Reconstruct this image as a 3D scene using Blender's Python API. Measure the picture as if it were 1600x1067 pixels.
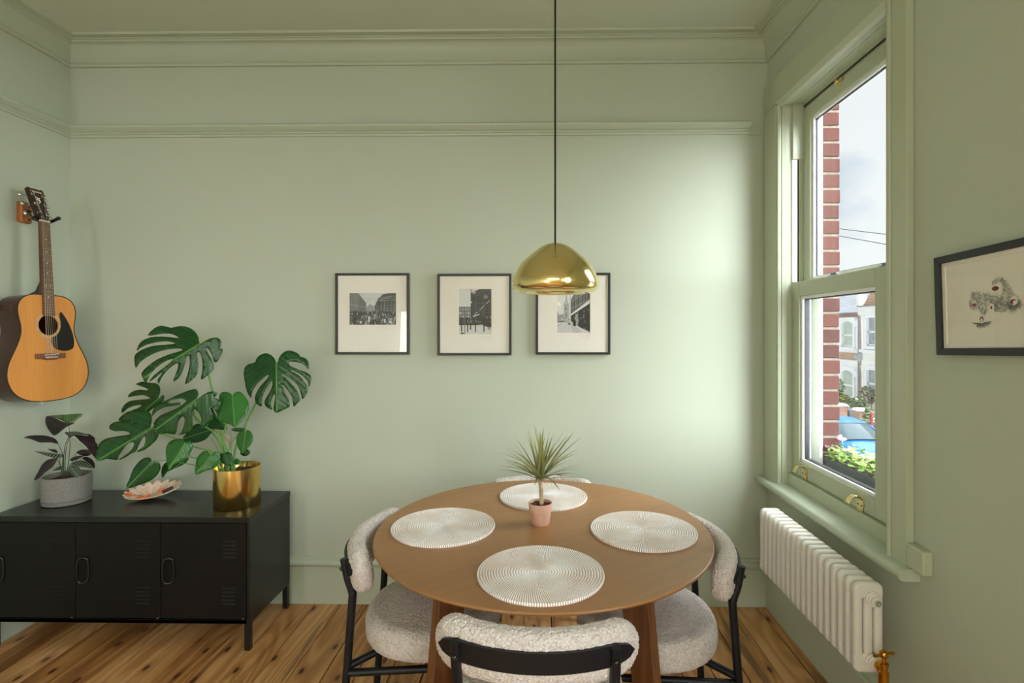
import bpy, bmesh, math, random
from math import sin, cos, pi, radians, sqrt, atan2, hypot
from mathutils import Vector, Matrix, Euler
from mathutils.geometry import delaunay_2d_cdt

for o in list(bpy.data.objects):
    bpy.data.objects.remove(o)
scene = bpy.context.scene
COL = scene.collection

# ------------------------------------------------------------------ camera
FOC, CX, CY, CAMZ, YAW = 830.0, 826.0, 515.0, 1.48, 0.01446
cam_data = bpy.data.cameras.new('camera')
cam_data.sensor_width = 36.0
cam_data.lens = FOC / 1600 * 36
cam_data.shift_x = -(CX - 800) / 1600
cam_data.shift_y = -(533.5 - CY) / 1600
cam_data.clip_start, cam_data.clip_end = 0.05, 300
cam = bpy.data.objects.new('camera', cam_data)
cam.location = (0, 0, CAMZ)
cam.rotation_euler = (pi / 2, 0, YAW)
COL.objects.link(cam)
scene.camera = cam

# ------------------------------------------------------------------ exposure
scene.view_settings.view_transform = 'Standard'
scene.view_settings.look = 'None'
scene.view_settings.exposure = 0.38
scene.view_settings.gamma = 1.0
scene.view_settings.use_curve_mapping = False
scene.cycles.use_denoising = True
scene.cycles.max_bounces = 14
scene.cycles.diffuse_bounces = 8
scene.cycles.transparent_max_bounces = 24
scene.cycles.sample_clamp_indirect = 6.0

# ------------------------------------------------------------------ sky
SKY = 0.82
world = bpy.data.worlds.new('sky')
scene.world = world
world.use_nodes = True
wn, wl = world.node_tree.nodes, world.node_tree.links
wn.clear()
w_out = wn.new('ShaderNodeOutputWorld')
w_bg = wn.new('ShaderNodeBackground')
w_tc = wn.new('ShaderNodeTexCoord')
w_map = wn.new('ShaderNodeMapping')
w_map.inputs['Scale'].default_value = (1.0, 1.0, 1.7)
w_map.inputs['Location'].default_value = (3.4, 1.2, 0.4)
w_noise = wn.new('ShaderNodeTexNoise')
w_noise.inputs['Scale'].default_value = 3.2
w_noise.inputs['Detail'].default_value = 9
w_noise.inputs['Roughness'].default_value = 0.55
w_ramp = wn.new('ShaderNodeValToRGB')
w_ramp.color_ramp.elements[0].position = 0.40
w_ramp.color_ramp.elements[0].color = (0.66, 0.75, 0.86, 1)
w_ramp.color_ramp.elements[1].position = 0.54
w_ramp.color_ramp.elements[1].color = (0.93, 0.95, 0.97, 1)
wl.new(w_tc.outputs['Generated'], w_map.inputs['Vector'])
wl.new(w_map.outputs['Vector'], w_noise.inputs['Vector'])
wl.new(w_noise.outputs['Fac'], w_ramp.inputs['Fac'])
wl.new(w_ramp.outputs['Color'], w_bg.inputs['Color'])
w_bg.inputs['Strength'].default_value = SKY
wl.new(w_bg.outputs['Background'], w_out.inputs['Surface'])

# ------------------------------------------------------------------ hazy sun, added fill sun, kitchen light and added rear fill panel
def sun(name, direction, strength, angle, color):
    d = bpy.data.lights.new(name, 'SUN')
    d.energy, d.angle, d.color = strength, angle, color
    o = bpy.data.objects.new(name, d)
    o.rotation_euler = Vector(direction).to_track_quat('-Z', 'Y').to_euler()
    o.location = (6, -6, 8)
    COL.objects.link(o)
sun('hazy_sun', (-1.08, 0.66, -0.60), 15.5, radians(88), (0.945, 0.975, 1.0))
sun('fill_sun', (-1.0, 0.22, -0.26), 7.5, radians(130), (0.89, 0.95, 1.0))  # second sun added as fill, widening the daylight onto the left wall

def area(name, loc, direction, sx, sy, power, color):
    d = bpy.data.lights.new(name, 'AREA')
    d.shape = 'RECTANGLE'
    d.size, d.size_y, d.energy, d.color = sx, sy, power, color
    o = bpy.data.objects.new(name, d)
    o.location = loc
    o.rotation_euler = Vector(direction).to_track_quat('-Z', 'Y').to_euler()
    COL.objects.link(o)
area('kitchen_ceiling_light', (-0.6, -3.4, 2.9), (0, 0.25, -1), 2.4, 1.2, 66, (1.0, 0.955, 0.88))
area('rear_fill_panel', (-2.33, -4.12, 1.15), (0, 1, 0.12), 0.4, 2.1, 34, (0.96, 0.98, 1.0))  # added panel that brightens the ceiling; no door is built here

# ------------------------------------------------------------------ helpers
def _ray(px, py):
    u, v = (px - CX) / FOC, (CY - py) / FOC
    return Vector((cos(YAW) * u - sin(YAW), sin(YAW) * u + cos(YAW), v))
def PY(px, py, Y):
    d = _ray(px, py); t = Y / d.y
    return Vector((d.x * t, Y, CAMZ + d.z * t))
def PX(px, py, X):
    d = _ray(px, py); t = X / d.x
    return Vector((X, d.y * t, CAMZ + d.z * t))
def PZ(px, py, Z):
    d = _ray(px, py); t = (Z - CAMZ) / d.z
    return Vector((d.x * t, d.y * t, Z))

def lin(c):
    c = c / 255.0
    return c / 12.92 if c <= 0.04045 else ((c + 0.055) / 1.055) ** 2.4
def rgb(r, g, b):
    return (lin(r), lin(g), lin(b), 1.0)

class NT:
    """small wrapper round a material's node tree"""
    def __init__(self, name):
        self.m = bpy.data.materials.new(name)
        self.m.use_nodes = True
        self.n, self.l = self.m.node_tree.nodes, self.m.node_tree.links
        self.b = self.n['Principled BSDF']
        self.out = self.n['Material Output']
    def node(self, kind, **kw):
        nd = self.n.new(kind)
        for k, v in kw.items():
            if k in nd.inputs: nd.inputs[k].default_value = v
            else: setattr(nd, k, v)
        return nd
    def link(self, a, b): self.l.new(a, b)
    def math(self, op, a, b=None, c=None):
        nd = self.n.new('ShaderNodeMath'); nd.operation = op
        for i, v in enumerate((a, b, c)):
            if v is None: continue
            if isinstance(v, (int, float)): nd.inputs[i].default_value = v
            else: self.l.new(v, nd.inputs[i])
        return nd.outputs[0]
    def mix(self, fac, a, b, blend='MIX'):
        nd = self.n.new('ShaderNodeMix'); nd.data_type = 'RGBA'; nd.blend_type = blend
        for sock, v in ((nd.inputs['Factor'], fac), (nd.inputs['A'], a), (nd.inputs['B'], b)):
            pass
        ins = [s for s in nd.inputs if s.enabled]
        for s, v in zip(ins, (fac, a, b)):
            if isinstance(v, (int, float, tuple)): s.default_value = v
            else: self.l.new(v, s)
        return [s for s in nd.outputs if s.enabled][0]
    def ramp(self, fac, stops, interp='LINEAR'):
        nd = self.n.new('ShaderNodeValToRGB'); cr = nd.color_ramp; cr.interpolation = interp
        while len(cr.elements) < len(stops): cr.elements.new(0.5)
        for e, (p, c) in zip(cr.elements, stops):
            e.position, e.color = p, c
        self.l.new(fac, nd.inputs['Fac'])
        return nd.outputs['Color']
    def coords(self, kind='Object', scale=(1, 1, 1), rot=(0, 0, 0), loc=(0, 0, 0)):
        tc = self.n.new('ShaderNodeTexCoord'); mp = self.n.new('ShaderNodeMapping')
        mp.inputs['Scale'].default_value = scale; mp.inputs['Rotation'].default_value = rot
        mp.inputs['Location'].default_value = loc
        self.l.new(tc.outputs[kind], mp.inputs['Vector'])
        return mp.outputs['Vector']
    def noise(self, vec, scale, detail=4, rough=0.5, dist=0.0):
        nd = self.n.new('ShaderNodeTexNoise')
        nd.inputs['Scale'].default_value = scale; nd.inputs['Detail'].default_value = detail
        nd.inputs['Roughness'].default_value = rough; nd.inputs['Distortion'].default_value = dist
        if vec is not None: self.l.new(vec, nd.inputs['Vector'])
        return nd.outputs['Fac']
    def bump(self, height, strength=0.2, dist=0.01):
        nd = self.n.new('ShaderNodeBump')
        nd.inputs['Strength'].default_value = strength; nd.inputs['Distance'].default_value = dist
        self.l.new(height, nd.inputs['Height'])
        self.l.new(nd.outputs['Normal'], self.b.inputs['Normal'])
    def set(self, col=None, rough=None, metal=None, **kw):
        if col is not None:
            if isinstance(col, tuple): self.b.inputs['Base Color'].default_value = col
            else: self.l.new(col, self.b.inputs['Base Color'])
        if rough is not None:
            if isinstance(rough, (int, float)): self.b.inputs['Roughness'].default_value = rough
            else: self.l.new(rough, self.b.inputs['Roughness'])
        if metal is not None: self.b.inputs['Metallic'].default_value = metal
        for k, v in kw.items(): self.b.inputs[k.replace('_', ' ')].default_value = v
        return self

def varied(name, c1, c2, scale=6, rough=0.5, metal=0.0, bump=0.0, bscale=80, bdist=0.003, kind='Object', **kw):
    t = NT(name)
    v = t.coords(kind)
    f = t.noise(v, scale, 5)
    t.set(t.ramp(f, [(0.35, c1), (0.65, c2)]), rough, metal, **kw)
    if bump: t.bump(t.noise(v, bscale, 3), bump, bdist)
    return t.m

def wood(name, dark, mid, light, axis='Y', fine=55, rough=0.45, rot=0.0, rand=False, bump=0.1, broad=5, wave=0.16):
    t = NT(name)
    tc = t.n.new('ShaderNodeTexCoord')
    vec = tc.outputs['Object']
    oi = t.n.new('ShaderNodeObjectInfo') if rand else None
    if rand:
        off = t.n.new('ShaderNodeVectorMath'); off.operation = 'ADD'
        cmb = t.n.new('ShaderNodeCombineXYZ')
        r = t.math('MULTIPLY', oi.outputs['Random'], 37.0)
        for s in ('X', 'Y', 'Z'): t.link(r, cmb.inputs[s])
        t.link(vec, off.inputs[0]); t.link(cmb.outputs[0], off.inputs[1])
        vec = off.outputs[0]
    mp = t.n.new('ShaderNodeMapping')
    if rot:
        m0 = t.n.new('ShaderNodeMapping'); m0.inputs['Rotation'].default_value = (0, 0, rot)
        t.link(vec, m0.inputs['Vector']); vec = m0.outputs['Vector']
    st = {'X': (0.05, 1, 1), 'Y': (1, 0.05, 1), 'Z': (1, 1, 0.05)}[axis]
    mp.inputs['Scale'].default_value = st
    t.link(vec, mp.inputs['Vector'])
    v = mp.outputs['Vector']
    a = t.noise(v, broad, 3, 0.5, 0.6)
    b = t.noise(v, fine, 6, 0.65, 0.3)
    w = t.n.new('ShaderNodeTexWave'); w.wave_type = 'BANDS'; w.bands_direction = 'X' if axis != 'X' else 'Y'
    w.inputs['Scale'].default_value = broad * 1.6; w.inputs['Distortion'].default_value = 7
    w.inputs['Detail'].default_value = 3; w.inputs['Detail Scale'].default_value = 1.2
    t.link(v, w.inputs['Vector'])
    f = t.math('ADD', t.math('MULTIPLY', a, 0.5), t.math('ADD', t.math('MULTIPLY', b, 0.36), t.math('ADD', t.math('MULTIPLY', w.outputs['Fac'], wave), (0.16 - wave) / 2)))
    if rand:
        f = t.math('ADD', f, t.math('MULTIPLY', t.math('SUBTRACT', oi.outputs['Random'], 0.5), 0.16))
    col = t.ramp(f, [(0.28, dark), (0.5, mid), (0.72, light)])
    t.set(col, rough)
    if bump: t.bump(b, bump, 0.002)
    t.col, t.v, t.vec = col, v, vec
    return t

# ---- mesh collector
class MB:
    def __init__(self):
        self.v, self.f, self.mi, self.cur = [], [], [], 0
        self.uv = None
    def add(self, vs, fs):
        b = len(self.v)
        self.v += [Vector(p) for p in vs]
        self.f += [tuple(i + b for i in f) for f in fs]
        self.mi += [self.cur] * len(fs)
        return self
    def box(self, x0, x1, y0, y1, z0, z1):
        return self.hexa([(x0, y0, z0), (x1, y0, z0), (x1, y1, z0), (x0, y1, z0), (x0, y0, z1), (x1, y0, z1), (x1, y1, z1), (x0, y1, z1)])
    def hexa(self, p):
        return self.add(p, [(0, 3, 2, 1), (4, 5, 6, 7), (0, 1, 5, 4), (1, 2, 6, 5), (2, 3, 7, 6), (3, 0, 4, 7)])
    def grid(self, fn, nu, nv, cu=False, cv=False):
        vs = [fn(i, j) for i in range(nu) for j in range(nv)]
        fs = []
        for i in range(nu if cu else nu - 1):
            for j in range(nv if cv else nv - 1):
                a, b = i, (i + 1) % nu
                c, d = j, (j + 1) % nv
                fs.append((a * nv + c, b * nv + c, b * nv + d, a * nv + d))
        return self.add(vs, fs)
    def tube(self, pts, r, n=10, closed=False, caps=True):
        pts = [Vector(p) for p in pts]
        m = len(pts)
        rr = r if isinstance(r, (list, tuple)) else [r] * m
        vs, prev = [], None
        for i, p in enumerate(pts):
            if closed: tan = (pts[(i + 1) % m] - pts[i - 1])
            else: tan = pts[min(i + 1, m - 1)] - pts[max(i - 1, 0)]
            tan.normalize()
            if prev is None:
                up = Vector((0, 0, 1)) if abs(tan.z) < 0.9 else Vector((1, 0, 0))
                a = tan.cross(up).normalized()
            else:
                a = (prev - tan * prev.dot(tan)).normalized()
            prev = a
            b = tan.cross(a)
            vs += [p + (a * cos(2 * pi * k / n) + b * sin(2 * pi * k / n)) * rr[i] for k in range(n)]
        fs = []
        for i in range(m if closed else m - 1):
            j = (i + 1) % m
            for k in range(n):
                q = (k + 1) % n
                fs.append((i * n + k, i * n + q, j * n + q, j * n + k))
        if caps and not closed:
            fs.append(tuple(range(n - 1, -1, -1)))
            fs.append(tuple((m - 1) * n + k for k in range(n)))
        return self.add(vs, fs)
    def lathe(self, prof, n=32, c=(0, 0, 0), sx=1, sy=1, closed=False):
        c = Vector(c)
        vs, fs, ring = [], [], []
        for r, z in prof:
            if r < 1e-6:
                ring.append([len(vs)]); vs.append(c + Vector((0, 0, z)))
            else:
                ring.append(list(range(len(vs), len(vs) + n)))
                vs += [c + Vector((r * sx * cos(2 * pi * k / n), r * sy * sin(2 * pi * k / n), z)) for k in range(n)]
        rs = list(range(len(ring) - 1)) + ([len(ring) - 1] if closed else [])
        for i in rs:
            A, B = ring[i], ring[(i + 1) % len(ring)]
            for k in range(n):
                q = (k + 1) % n
                if len(A) == 1 and len(B) == 1: continue
                if len(A) == 1: fs.append((A[0], B[q], B[k]))
                elif len(B) == 1: fs.append((A[k], A[q], B[0]))
                else: fs.append((A[k], A[q], B[q], B[k]))
        return self.add(vs, fs)
    def sphere(self, c, r, n=12, m=8, s=(1, 1, 1)):
        prof = [(r * sin(pi * i / m), -r * cos(pi * i / m) * s[2]) for i in range(m + 1)]
        prof[0] = (0, prof[0][1]); prof[-1] = (0, prof[-1][1])
        return self.lathe(prof, n, c, s[0], s[1])
    def prism(self, poly, to3, d0, d1):
        """poly: 2-D outline; to3(u, v, d) gives the point; extruded from d0 to d1"""
        n = len(poly)
        vs = [to3(u, v, d0) for u, v in poly] + [to3(u, v, d1) for u, v in poly]
        fs = [tuple(range(n - 1, -1, -1)), tuple(range(n, 2 * n))]
        fs += [(i, (i + 1) % n, n + (i + 1) % n, n + i) for i in range(n)]
        return self.add(vs, fs)
    def profile(self, prof, path, up=Vector((0, 0, 1))):
        """sweep a closed 2-D profile (out, height) along straight points path [(point, outward vector)]"""
        n = len(prof)
        vs = []
        for p, o in path:
            vs += [Vector(p) + Vector(o) * a + up * b for a, b in prof]
        fs = []
        for i in range(len(path) - 1):
            for k in range(n):
                q = (k + 1) % n
                fs.append((i * n + k, i * n + q, (i + 1) * n + q, (i + 1) * n + k))
        fs.append(tuple(range(n - 1, -1, -1))); fs.append(tuple((len(path) - 1) * n + k for k in range(n)))
        return self.add(vs, fs)
    def xf(self, M):
        self.v = [M @ p for p in self.v]
        return self
    def build(self, name, mat, parent=None, smooth=40, bevel=0, seg=2, world=True, kind=None, label=None):
        me = bpy.data.meshes.new(name)
        vs = self.v
        if parent is not None and world and parent.name in MAT:
            inv = MAT[parent.name].inverted()
            vs = [inv @ p for p in vs]
        me.from_pydata([tuple(p) for p in vs], [], self.f)
        for m in (mat if isinstance(mat, (list, tuple)) else [mat]): me.materials.append(m)
        me.polygons.foreach_set('material_index', self.mi)
        bm = bmesh.new(); bm.from_mesh(me)
        bmesh.ops.recalc_face_normals(bm, faces=bm.faces)
        bm.to_mesh(me); bm.free()
        if self.uv is not None:
            ul = me.uv_layers.new(name='UVMap')
            for lp in me.loops: ul.data[lp.index].uv = self.uv[lp.vertex_index]
        if smooth:
            me.polygons.foreach_set('use_smooth', [True] * len(me.polygons))
            me.set_sharp_from_angle(angle=radians(smooth))
        me.update()
        o = bpy.data.objects.new(name, me)
        COL.objects.link(o)
        if parent is not None:
            o.parent = parent
            if parent.name in MAT: MAT[o.name] = MAT[parent.name]
        else: MAT[o.name] = Matrix.Identity(4)
        if bevel:
            b = o.modifiers.new('bevel', 'BEVEL'); b.width = bevel; b.segments = seg; b.limit_method = 'ANGLE'; b.angle_limit = radians(40)
            b.harden_normals = False
        if kind: o['kind'] = kind
        if label: o['label'] = label
        return o

MAT = {}
def thing(name, label, cat, loc=(0, 0, 0), rot=(0, 0, 0), group=None):
    o = bpy.data.objects.new(name, None)
    o.empty_display_size = 0.1
    o.location = loc; o.rotation_euler = rot
    COL.objects.link(o)
    o['label'] = label; o['category'] = cat
    if group: o['group'] = group
    MAT[o.name] = Matrix.LocRotScale(Vector(loc), Euler(rot), Vector((1, 1, 1)))
    return o
def tag(o, label, cat, group=None):
    o['label'] = label; o['category'] = cat
    if group: o['group'] = group
    return o
def holder(name, kind='structure', loc=(0, 0, 0)):
    o = bpy.data.objects.new(name, None); o.location = loc; o['kind'] = kind
    COL.objects.link(o); MAT[o.name] = Matrix.Translation(Vector(loc))
    return o
def dup(root, loc, rotz, label):
    r = root.copy(); COL.objects.link(r); r.location = loc; r.rotation_euler = (0, 0, rotz); r['label'] = label
    def rec(src, dst):
        for ch in list(src.children):
            c = ch.copy(); COL.objects.link(c); c.parent = dst
            rec(ch, c)
    rec(root, r)
    return r
def share(o, parent, loc=None, rot=None):
    c = o.copy(); COL.objects.link(c); c.parent = parent
    if loc is not None: c.location = loc
    if rot is not None: c.rotation_euler = rot
    return c
def arc(pts, steps=8):
    """Catmull-Rom through the points"""
    P = [Vector(p) for p in pts]
    P = [P[0] * 2 - P[1]] + P + [P[-1] * 2 - P[-2]]
    out = []
    for i in range(1, len(P) - 2):
        for k in range(steps):
            t = k / steps
            a, b, c, d = P[i - 1], P[i], P[i + 1], P[i + 2]
            out.append(0.5 * ((2 * b) + (c - a) * t + (2 * a - 5 * b + 4 * c - d) * t * t + (3 * b - a - 3 * c + d) * t ** 3))
    out.append(P[-2])
    return out

# ------------------------------------------------------------------ materials
def paint(name, c1, c2, rough=0.55):
    t = NT(name)
    v = t.coords('Object')
    t.set(t.ramp(t.noise(v, 1.3, 4), [(0.3, c1), (0.7, c2)]), rough)
    t.bump(t.noise(v, 220, 3), 0.08, 0.001)
    t.b.inputs['Specular IOR Level'].default_value = 0.35
    return t.m
M = {}
M['wall'] = paint('sage_wall_paint', rgb(185, 192, 174), rgb(189, 196, 178), 0.6)
M['ceiling'] = paint('sage_paint_bounce_lit', rgb(200, 205, 189), rgb(204, 209, 193), 0.6)  # same paint as the walls, lightened in place of bounced light
M['trim'] = paint('sage_trim_paint', rgb(182, 190, 170), rgb(187, 195, 175), 0.38)
M['upvc_green'] = varied('sage_window_paint', rgb(181, 188, 163), rgb(185, 192, 167), 3, 0.35)
M['white'] = varied('white_frame', rgb(236, 238, 236), rgb(244, 245, 243), 4, 0.3)
M['white_rad'] = varied('white_enamel', rgb(226, 222, 214), rgb(232, 228, 220), 5, 0.28)
M['dark_gap'] = varied('dark_gap', rgb(38, 36, 32), rgb(52, 48, 42), 8, 0.7)
M['black_metal'] = varied('black_powder_coat', rgb(15, 15, 15), rgb(19, 19, 19), 60, 0.34, 0.0, 0.05, 900, 0.0004)
M['cab_front'] = varied('black_door_coat', rgb(15, 13, 12), rgb(19, 16, 15), 60, 0.45, 0.0, 0.04, 900, 0.0004, Specular_IOR_Level=0.22)
M['cab_top'] = varied('black_top_coat', rgb(17, 18, 18), rgb(21, 22, 22), 60, 0.24, 0.0, 0.03, 900, 0.0003)
M['chair_metal'] = varied('black_tube_steel', rgb(14, 16, 21), rgb(18, 20, 25), 30, 0.42, Specular_IOR_Level=0.35)
M['frame_black'] = varied('black_frame', rgb(28, 28, 27), rgb(38, 38, 37), 30, 0.4)
M['frame_grey'] = varied('charcoal_frame', rgb(38, 39, 43), rgb(46, 47, 51), 30, 0.55)
M['matboard'] = varied('cream_mat_board', rgb(236, 231, 222), rgb(240, 236, 228), 3, 0.8)
M['brass_gold'] = varied('polished_brass', rgb(250, 228, 166), rgb(244, 220, 152), 4, 0.16, 1.0)
M['brass_pot'] = varied('brushed_brass', rgb(238, 206, 128), rgb(228, 194, 112), 4, 0.2, 1.0)
M['brass_valve'] = varied('yellow_brass', rgb(224, 160, 52), rgb(206, 142, 40), 20, 0.2, 1.0)
M['brass_pale'] = varied('pale_brass', rgb(226, 206, 150), rgb(214, 192, 132), 20, 0.3, 1.0)
M['chrome'] = varied('chrome', rgb(225, 225, 222), rgb(205, 205, 202), 20, 0.15, 1.0)
M['soil'] = varied('potting_soil', rgb(52, 38, 28), rgb(92, 70, 54), 90, 0.95, 0, 0.9, 120, 0.01)
M['concrete'] = varied('grey_speckled_stone', rgb(118, 115, 110), rgb(138, 134, 128), 160, 0.85, 0, 0.15, 400, 0.001)
M['pink_pot'] = varied('pink_terracotta', rgb(204, 158, 138), rgb(212, 168, 148), 12, 0.75, 0, 0.1, 300, 0.001)
M['bark'] = varied('pale_bark', rgb(160, 130, 100), rgb(206, 184, 152), 60, 0.9, 0, 0.6, 90, 0.003)
M['orange'] = varied('orange_plastic', rgb(236, 96, 20), rgb(246, 118, 34), 30, 0.45)
M['cord'] = varied('black_fabric_cord', rgb(22, 22, 22), rgb(30, 30, 30), 300, 0.8)
M['white_plastic'] = varied('bone_white', rgb(230, 226, 214), rgb(240, 236, 226), 20, 0.4)
M['gblack'] = varied('gloss_black', rgb(16, 16, 16), rgb(22, 22, 22), 20, 0.2)

def glass(name, tint=(0.97, 0.985, 0.98, 1), refl=1.0):
    t = NT(name)
    t.n.remove(t.b)
    tr = t.node('ShaderNodeBsdfTransparent'); tr.inputs['Color'].default_value = tint
    gl = t.node('ShaderNodeBsdfGlossy'); gl.inputs['Roughness'].default_value = 0.02
    lw = t.node('ShaderNodeLayerWeight'); lw.inputs['Blend'].default_value = 0.5
    fac = t.math('ADD', 0.04, t.math('MULTIPLY', t.math('POWER', lw.outputs['Facing'], 5.0), 0.9))
    mx = t.node('ShaderNodeMixShader')
    t.link(t.math('MULTIPLY', fac, refl), mx.inputs[0])
    t.link(tr.outputs[0], mx.inputs[1]); t.link(gl.outputs[0], mx.inputs[2])
    t.link(mx.outputs[0], t.out.inputs['Surface'])
    return t.m
M['glass'] = glass('window_glass', refl=0.6)
M['pic_glass'] = glass('picture_glass', (0.99, 0.99, 0.985, 1), 0.55)

def boucle():
    t = NT('cream_boucle')
    v = t.coords('Object')
    vo = t.node('ShaderNodeTexVoronoi'); vo.inputs['Scale'].default_value = 190
    t.link(v, vo.inputs['Vector'])
    f = t.noise(v, 60, 4)
    c = t.ramp(t.math('ADD', t.math('MULTIPLY', vo.outputs['Distance'], 0.6), t.math('MULTIPLY', f, 0.5)),
               [(0.2, rgb(234, 226, 220)), (0.5, rgb(216, 206, 199)), (0.85, rgb(184, 172, 165))])  # loops darken toward their crevices, shade put into the colour
    t.set(c, 0.95)
    t.b.inputs['Sheen Weight'].default_value = 0.15
    t.b.inputs['Specular IOR Level'].default_value = 0.15
    t.bump(t.math('ADD', vo.outputs['Distance'], t.noise(v, 260, 3)), 0.7, 0.004)
    return t.m
M['boucle'] = boucle()

# pine floorboards: grain, knots and dark weathered streaks, varied board by board
def pine():
    t = NT('old_pine')
    tc = t.n.new('ShaderNodeTexCoord'); oi = t.n.new('ShaderNodeObjectInfo')
    off = t.n.new('ShaderNodeVectorMath'); off.operation = 'ADD'
    cmb = t.n.new('ShaderNodeCombineXYZ'); r = t.math('MULTIPLY', oi.outputs['Random'], 37.0)
    for q in ('X', 'Y', 'Z'): t.link(r, cmb.inputs[q])
    t.link(tc.outputs['Object'], off.inputs[0]); t.link(cmb.outputs[0], off.inputs[1])
    def stretched(sx, sy):
        mp = t.n.new('ShaderNodeMapping'); mp.inputs['Scale'].default_value = (sx, sy, sx)
        t.link(off.outputs[0], mp.inputs['Vector']); return mp.outputs['Vector']
    v1, v2 = stretched(1, .10), stretched(1, .035)
    # growth rings: contour lines of a slow noise, drawn out along the board
    slow = t.noise(stretched(1, .13), 4.2, 1.5, .45, .15)
    ring = t.math('ADD', t.math('MULTIPLY', t.math('SINE', t.math('MULTIPLY', slow, 105.0)), .5), .5)
    big = t.noise(v1, 6, 3, .5, .4); fine = t.noise(v2, 150, 4, .6)
    f = t.math('ADD', t.math('ADD', t.math('MULTIPLY', ring, .17), t.math('MULTIPLY', big, .58)), t.math('MULTIPLY', fine, .22))
    f = t.math('ADD', f, t.math('MULTIPLY', t.math('SUBTRACT', oi.outputs['Random'], .5), .34))
    c = t.ramp(f, [(.22, rgb(124, 78, 40)), (.40, rgb(168, 116, 66)), (.58, rgb(196, 146, 92)), (.78, rgb(218, 172, 120))])
    vo = t.node('ShaderNodeTexVoronoi'); vo.voronoi_dimensions = '2D'; vo.inputs['Scale'].default_value = 8.5
    t.link(stretched(1.0, .42), vo.inputs['Vector'])
    hole = t.ramp(vo.outputs['Distance'], [(.055, (1, 1, 1, 1)), (.10, (0, 0, 0, 1))])
    halo = t.ramp(vo.outputs['Distance'], [(.10, (1, 1, 1, 1)), (.26, (0, 0, 0, 1))])
    sel = t.node('ShaderNodeSeparateColor'); t.link(vo.outputs['Color'], sel.inputs[0])
    keep = t.math('GREATER_THAN', sel.outputs[0], .45)
    c = t.mix(t.math('MULTIPLY', t.math('MULTIPLY', halo, keep), .45), c, rgb(142, 80, 34))
    c = t.mix(t.math('MULTIPLY', t.math('MULTIPLY', hole, keep), .9), c, rgb(62, 28, 14))
    # dark weathered streaks running with the grain
    st = t.ramp(t.noise(v1, 11, 4, .62, .8), [(.57, (0, 0, 0, 1)), (.66, (1, 1, 1, 1))])
    c = t.mix(t.math('MULTIPLY', st, .62), c, rgb(74, 48, 30))
    t.set(c, t.math('ADD', .30, t.math('MULTIPLY', fine, .2)))
    t.bump(fine, .12, .002)
    return t.m
M['pine'] = pine()
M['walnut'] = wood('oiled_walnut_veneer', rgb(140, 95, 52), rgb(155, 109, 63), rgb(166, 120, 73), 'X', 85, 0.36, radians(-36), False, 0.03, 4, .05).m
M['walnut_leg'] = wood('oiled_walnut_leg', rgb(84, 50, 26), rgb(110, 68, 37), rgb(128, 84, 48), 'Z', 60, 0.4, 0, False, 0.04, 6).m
M['spruce'] = wood('amber_spruce', rgb(204, 128, 56), rgb(218, 146, 70), rgb(228, 160, 82), 'Z', 120, 0.3, 0, False, 0.0, 11, .03).m
M['mahogany'] = wood('dark_mahogany', rgb(44, 21, 12), rgb(56, 28, 16), rgb(70, 37, 21), 'Z', 60, 0.18, 0, False, 0.0, 8, .04).m
M['rosewood'] = wood('rosewood', rgb(70, 42, 26), rgb(118, 76, 48), rgb(146, 98, 64), 'Z', 120, 0.45, 0, False, 0.0, 14).m
M['block_wood'] = wood('orange_wood_block', rgb(132, 74, 28), rgb(164, 98, 42), rgb(184, 116, 56), 'Z', 60, 0.5, 0, False, 0.0, 10).m

def leaf_mat(name, base, dark, vein, rib=0.014, rough=0.32, stripes=9.0, vw=0.05, vstr=0.22, spec=0.5):
    t = NT(name)
    uv = t.node('ShaderNodeUVMap')
    sp = t.node('ShaderNodeSeparateXYZ'); t.link(uv.outputs[0], sp.inputs[0])
    u, v = sp.outputs['X'], t.math('ABSOLUTE', sp.outputs['Y'])
    n = t.noise(t.coords('Object'), 14, 4)
    c = t.ramp(n, [(0.3, dark), (0.7, base)])
    s = t.math('FRACT', t.math('MULTIPLY', t.math('SUBTRACT', u, t.math('MULTIPLY', v, 0.75)), stripes))
    d = t.math('ABSOLUTE', t.math('SUBTRACT', s, 0.5))
    line = t.math('LESS_THAN', d, vw)
    c = t.mix(t.math('MULTIPLY', line, vstr), c, vein)
    c = t.mix(t.math('LESS_THAN', v, rib), c, vein)
    t.set(c, rough)
    t.b.inputs['Specular IOR Level'].default_value = spec
    t.bump(t.math('SUBTRACT', d, t.math('MULTIPLY', v, 0.0)), 0.25, 0.004)
    return t.m
M['monstera'] = leaf_mat('monstera_leaf', rgb(24, 76, 26), rgb(16, 58, 22), rgb(78, 130, 52), rough=.27, spec=.45)
M['young'] = leaf_mat('young_monstera_leaf', rgb(46, 108, 38), rgb(34, 88, 31), rgb(98, 148, 66), 0.016, 0.27, spec=.45)
M['dark_leaf'] = leaf_mat('shaded_monstera_leaf', rgb(28, 72, 30), rgb(20, 56, 26), rgb(80, 128, 54), spec=.3)
M['purple'] = leaf_mat('purple_leaf_underside', rgb(38, 21, 28), rgb(25, 14, 19), rgb(54, 32, 40), 0.012, 0.4, 8, 0.05, 0.4)
M['striped'] = leaf_mat('pinstriped_leaf', rgb(30, 52, 36), rgb(22, 40, 28), rgb(170, 184, 160), 0.012, 0.35, 9, 0.09, 0.8)
M['stripe_green'] = leaf_mat('bright_striped_leaf', rgb(58, 96, 44), rgb(40, 74, 36), rgb(150, 176, 110), 0.02, 0.35, 9, 0.09, 0.7)
M['rib'] = varied('pale_midrib', rgb(84, 132, 54), rgb(98, 146, 64), 20, 0.45)
M['stem'] = varied('green_stem', rgb(84, 138, 60), rgb(110, 160, 78), 20, 0.45)
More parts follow.
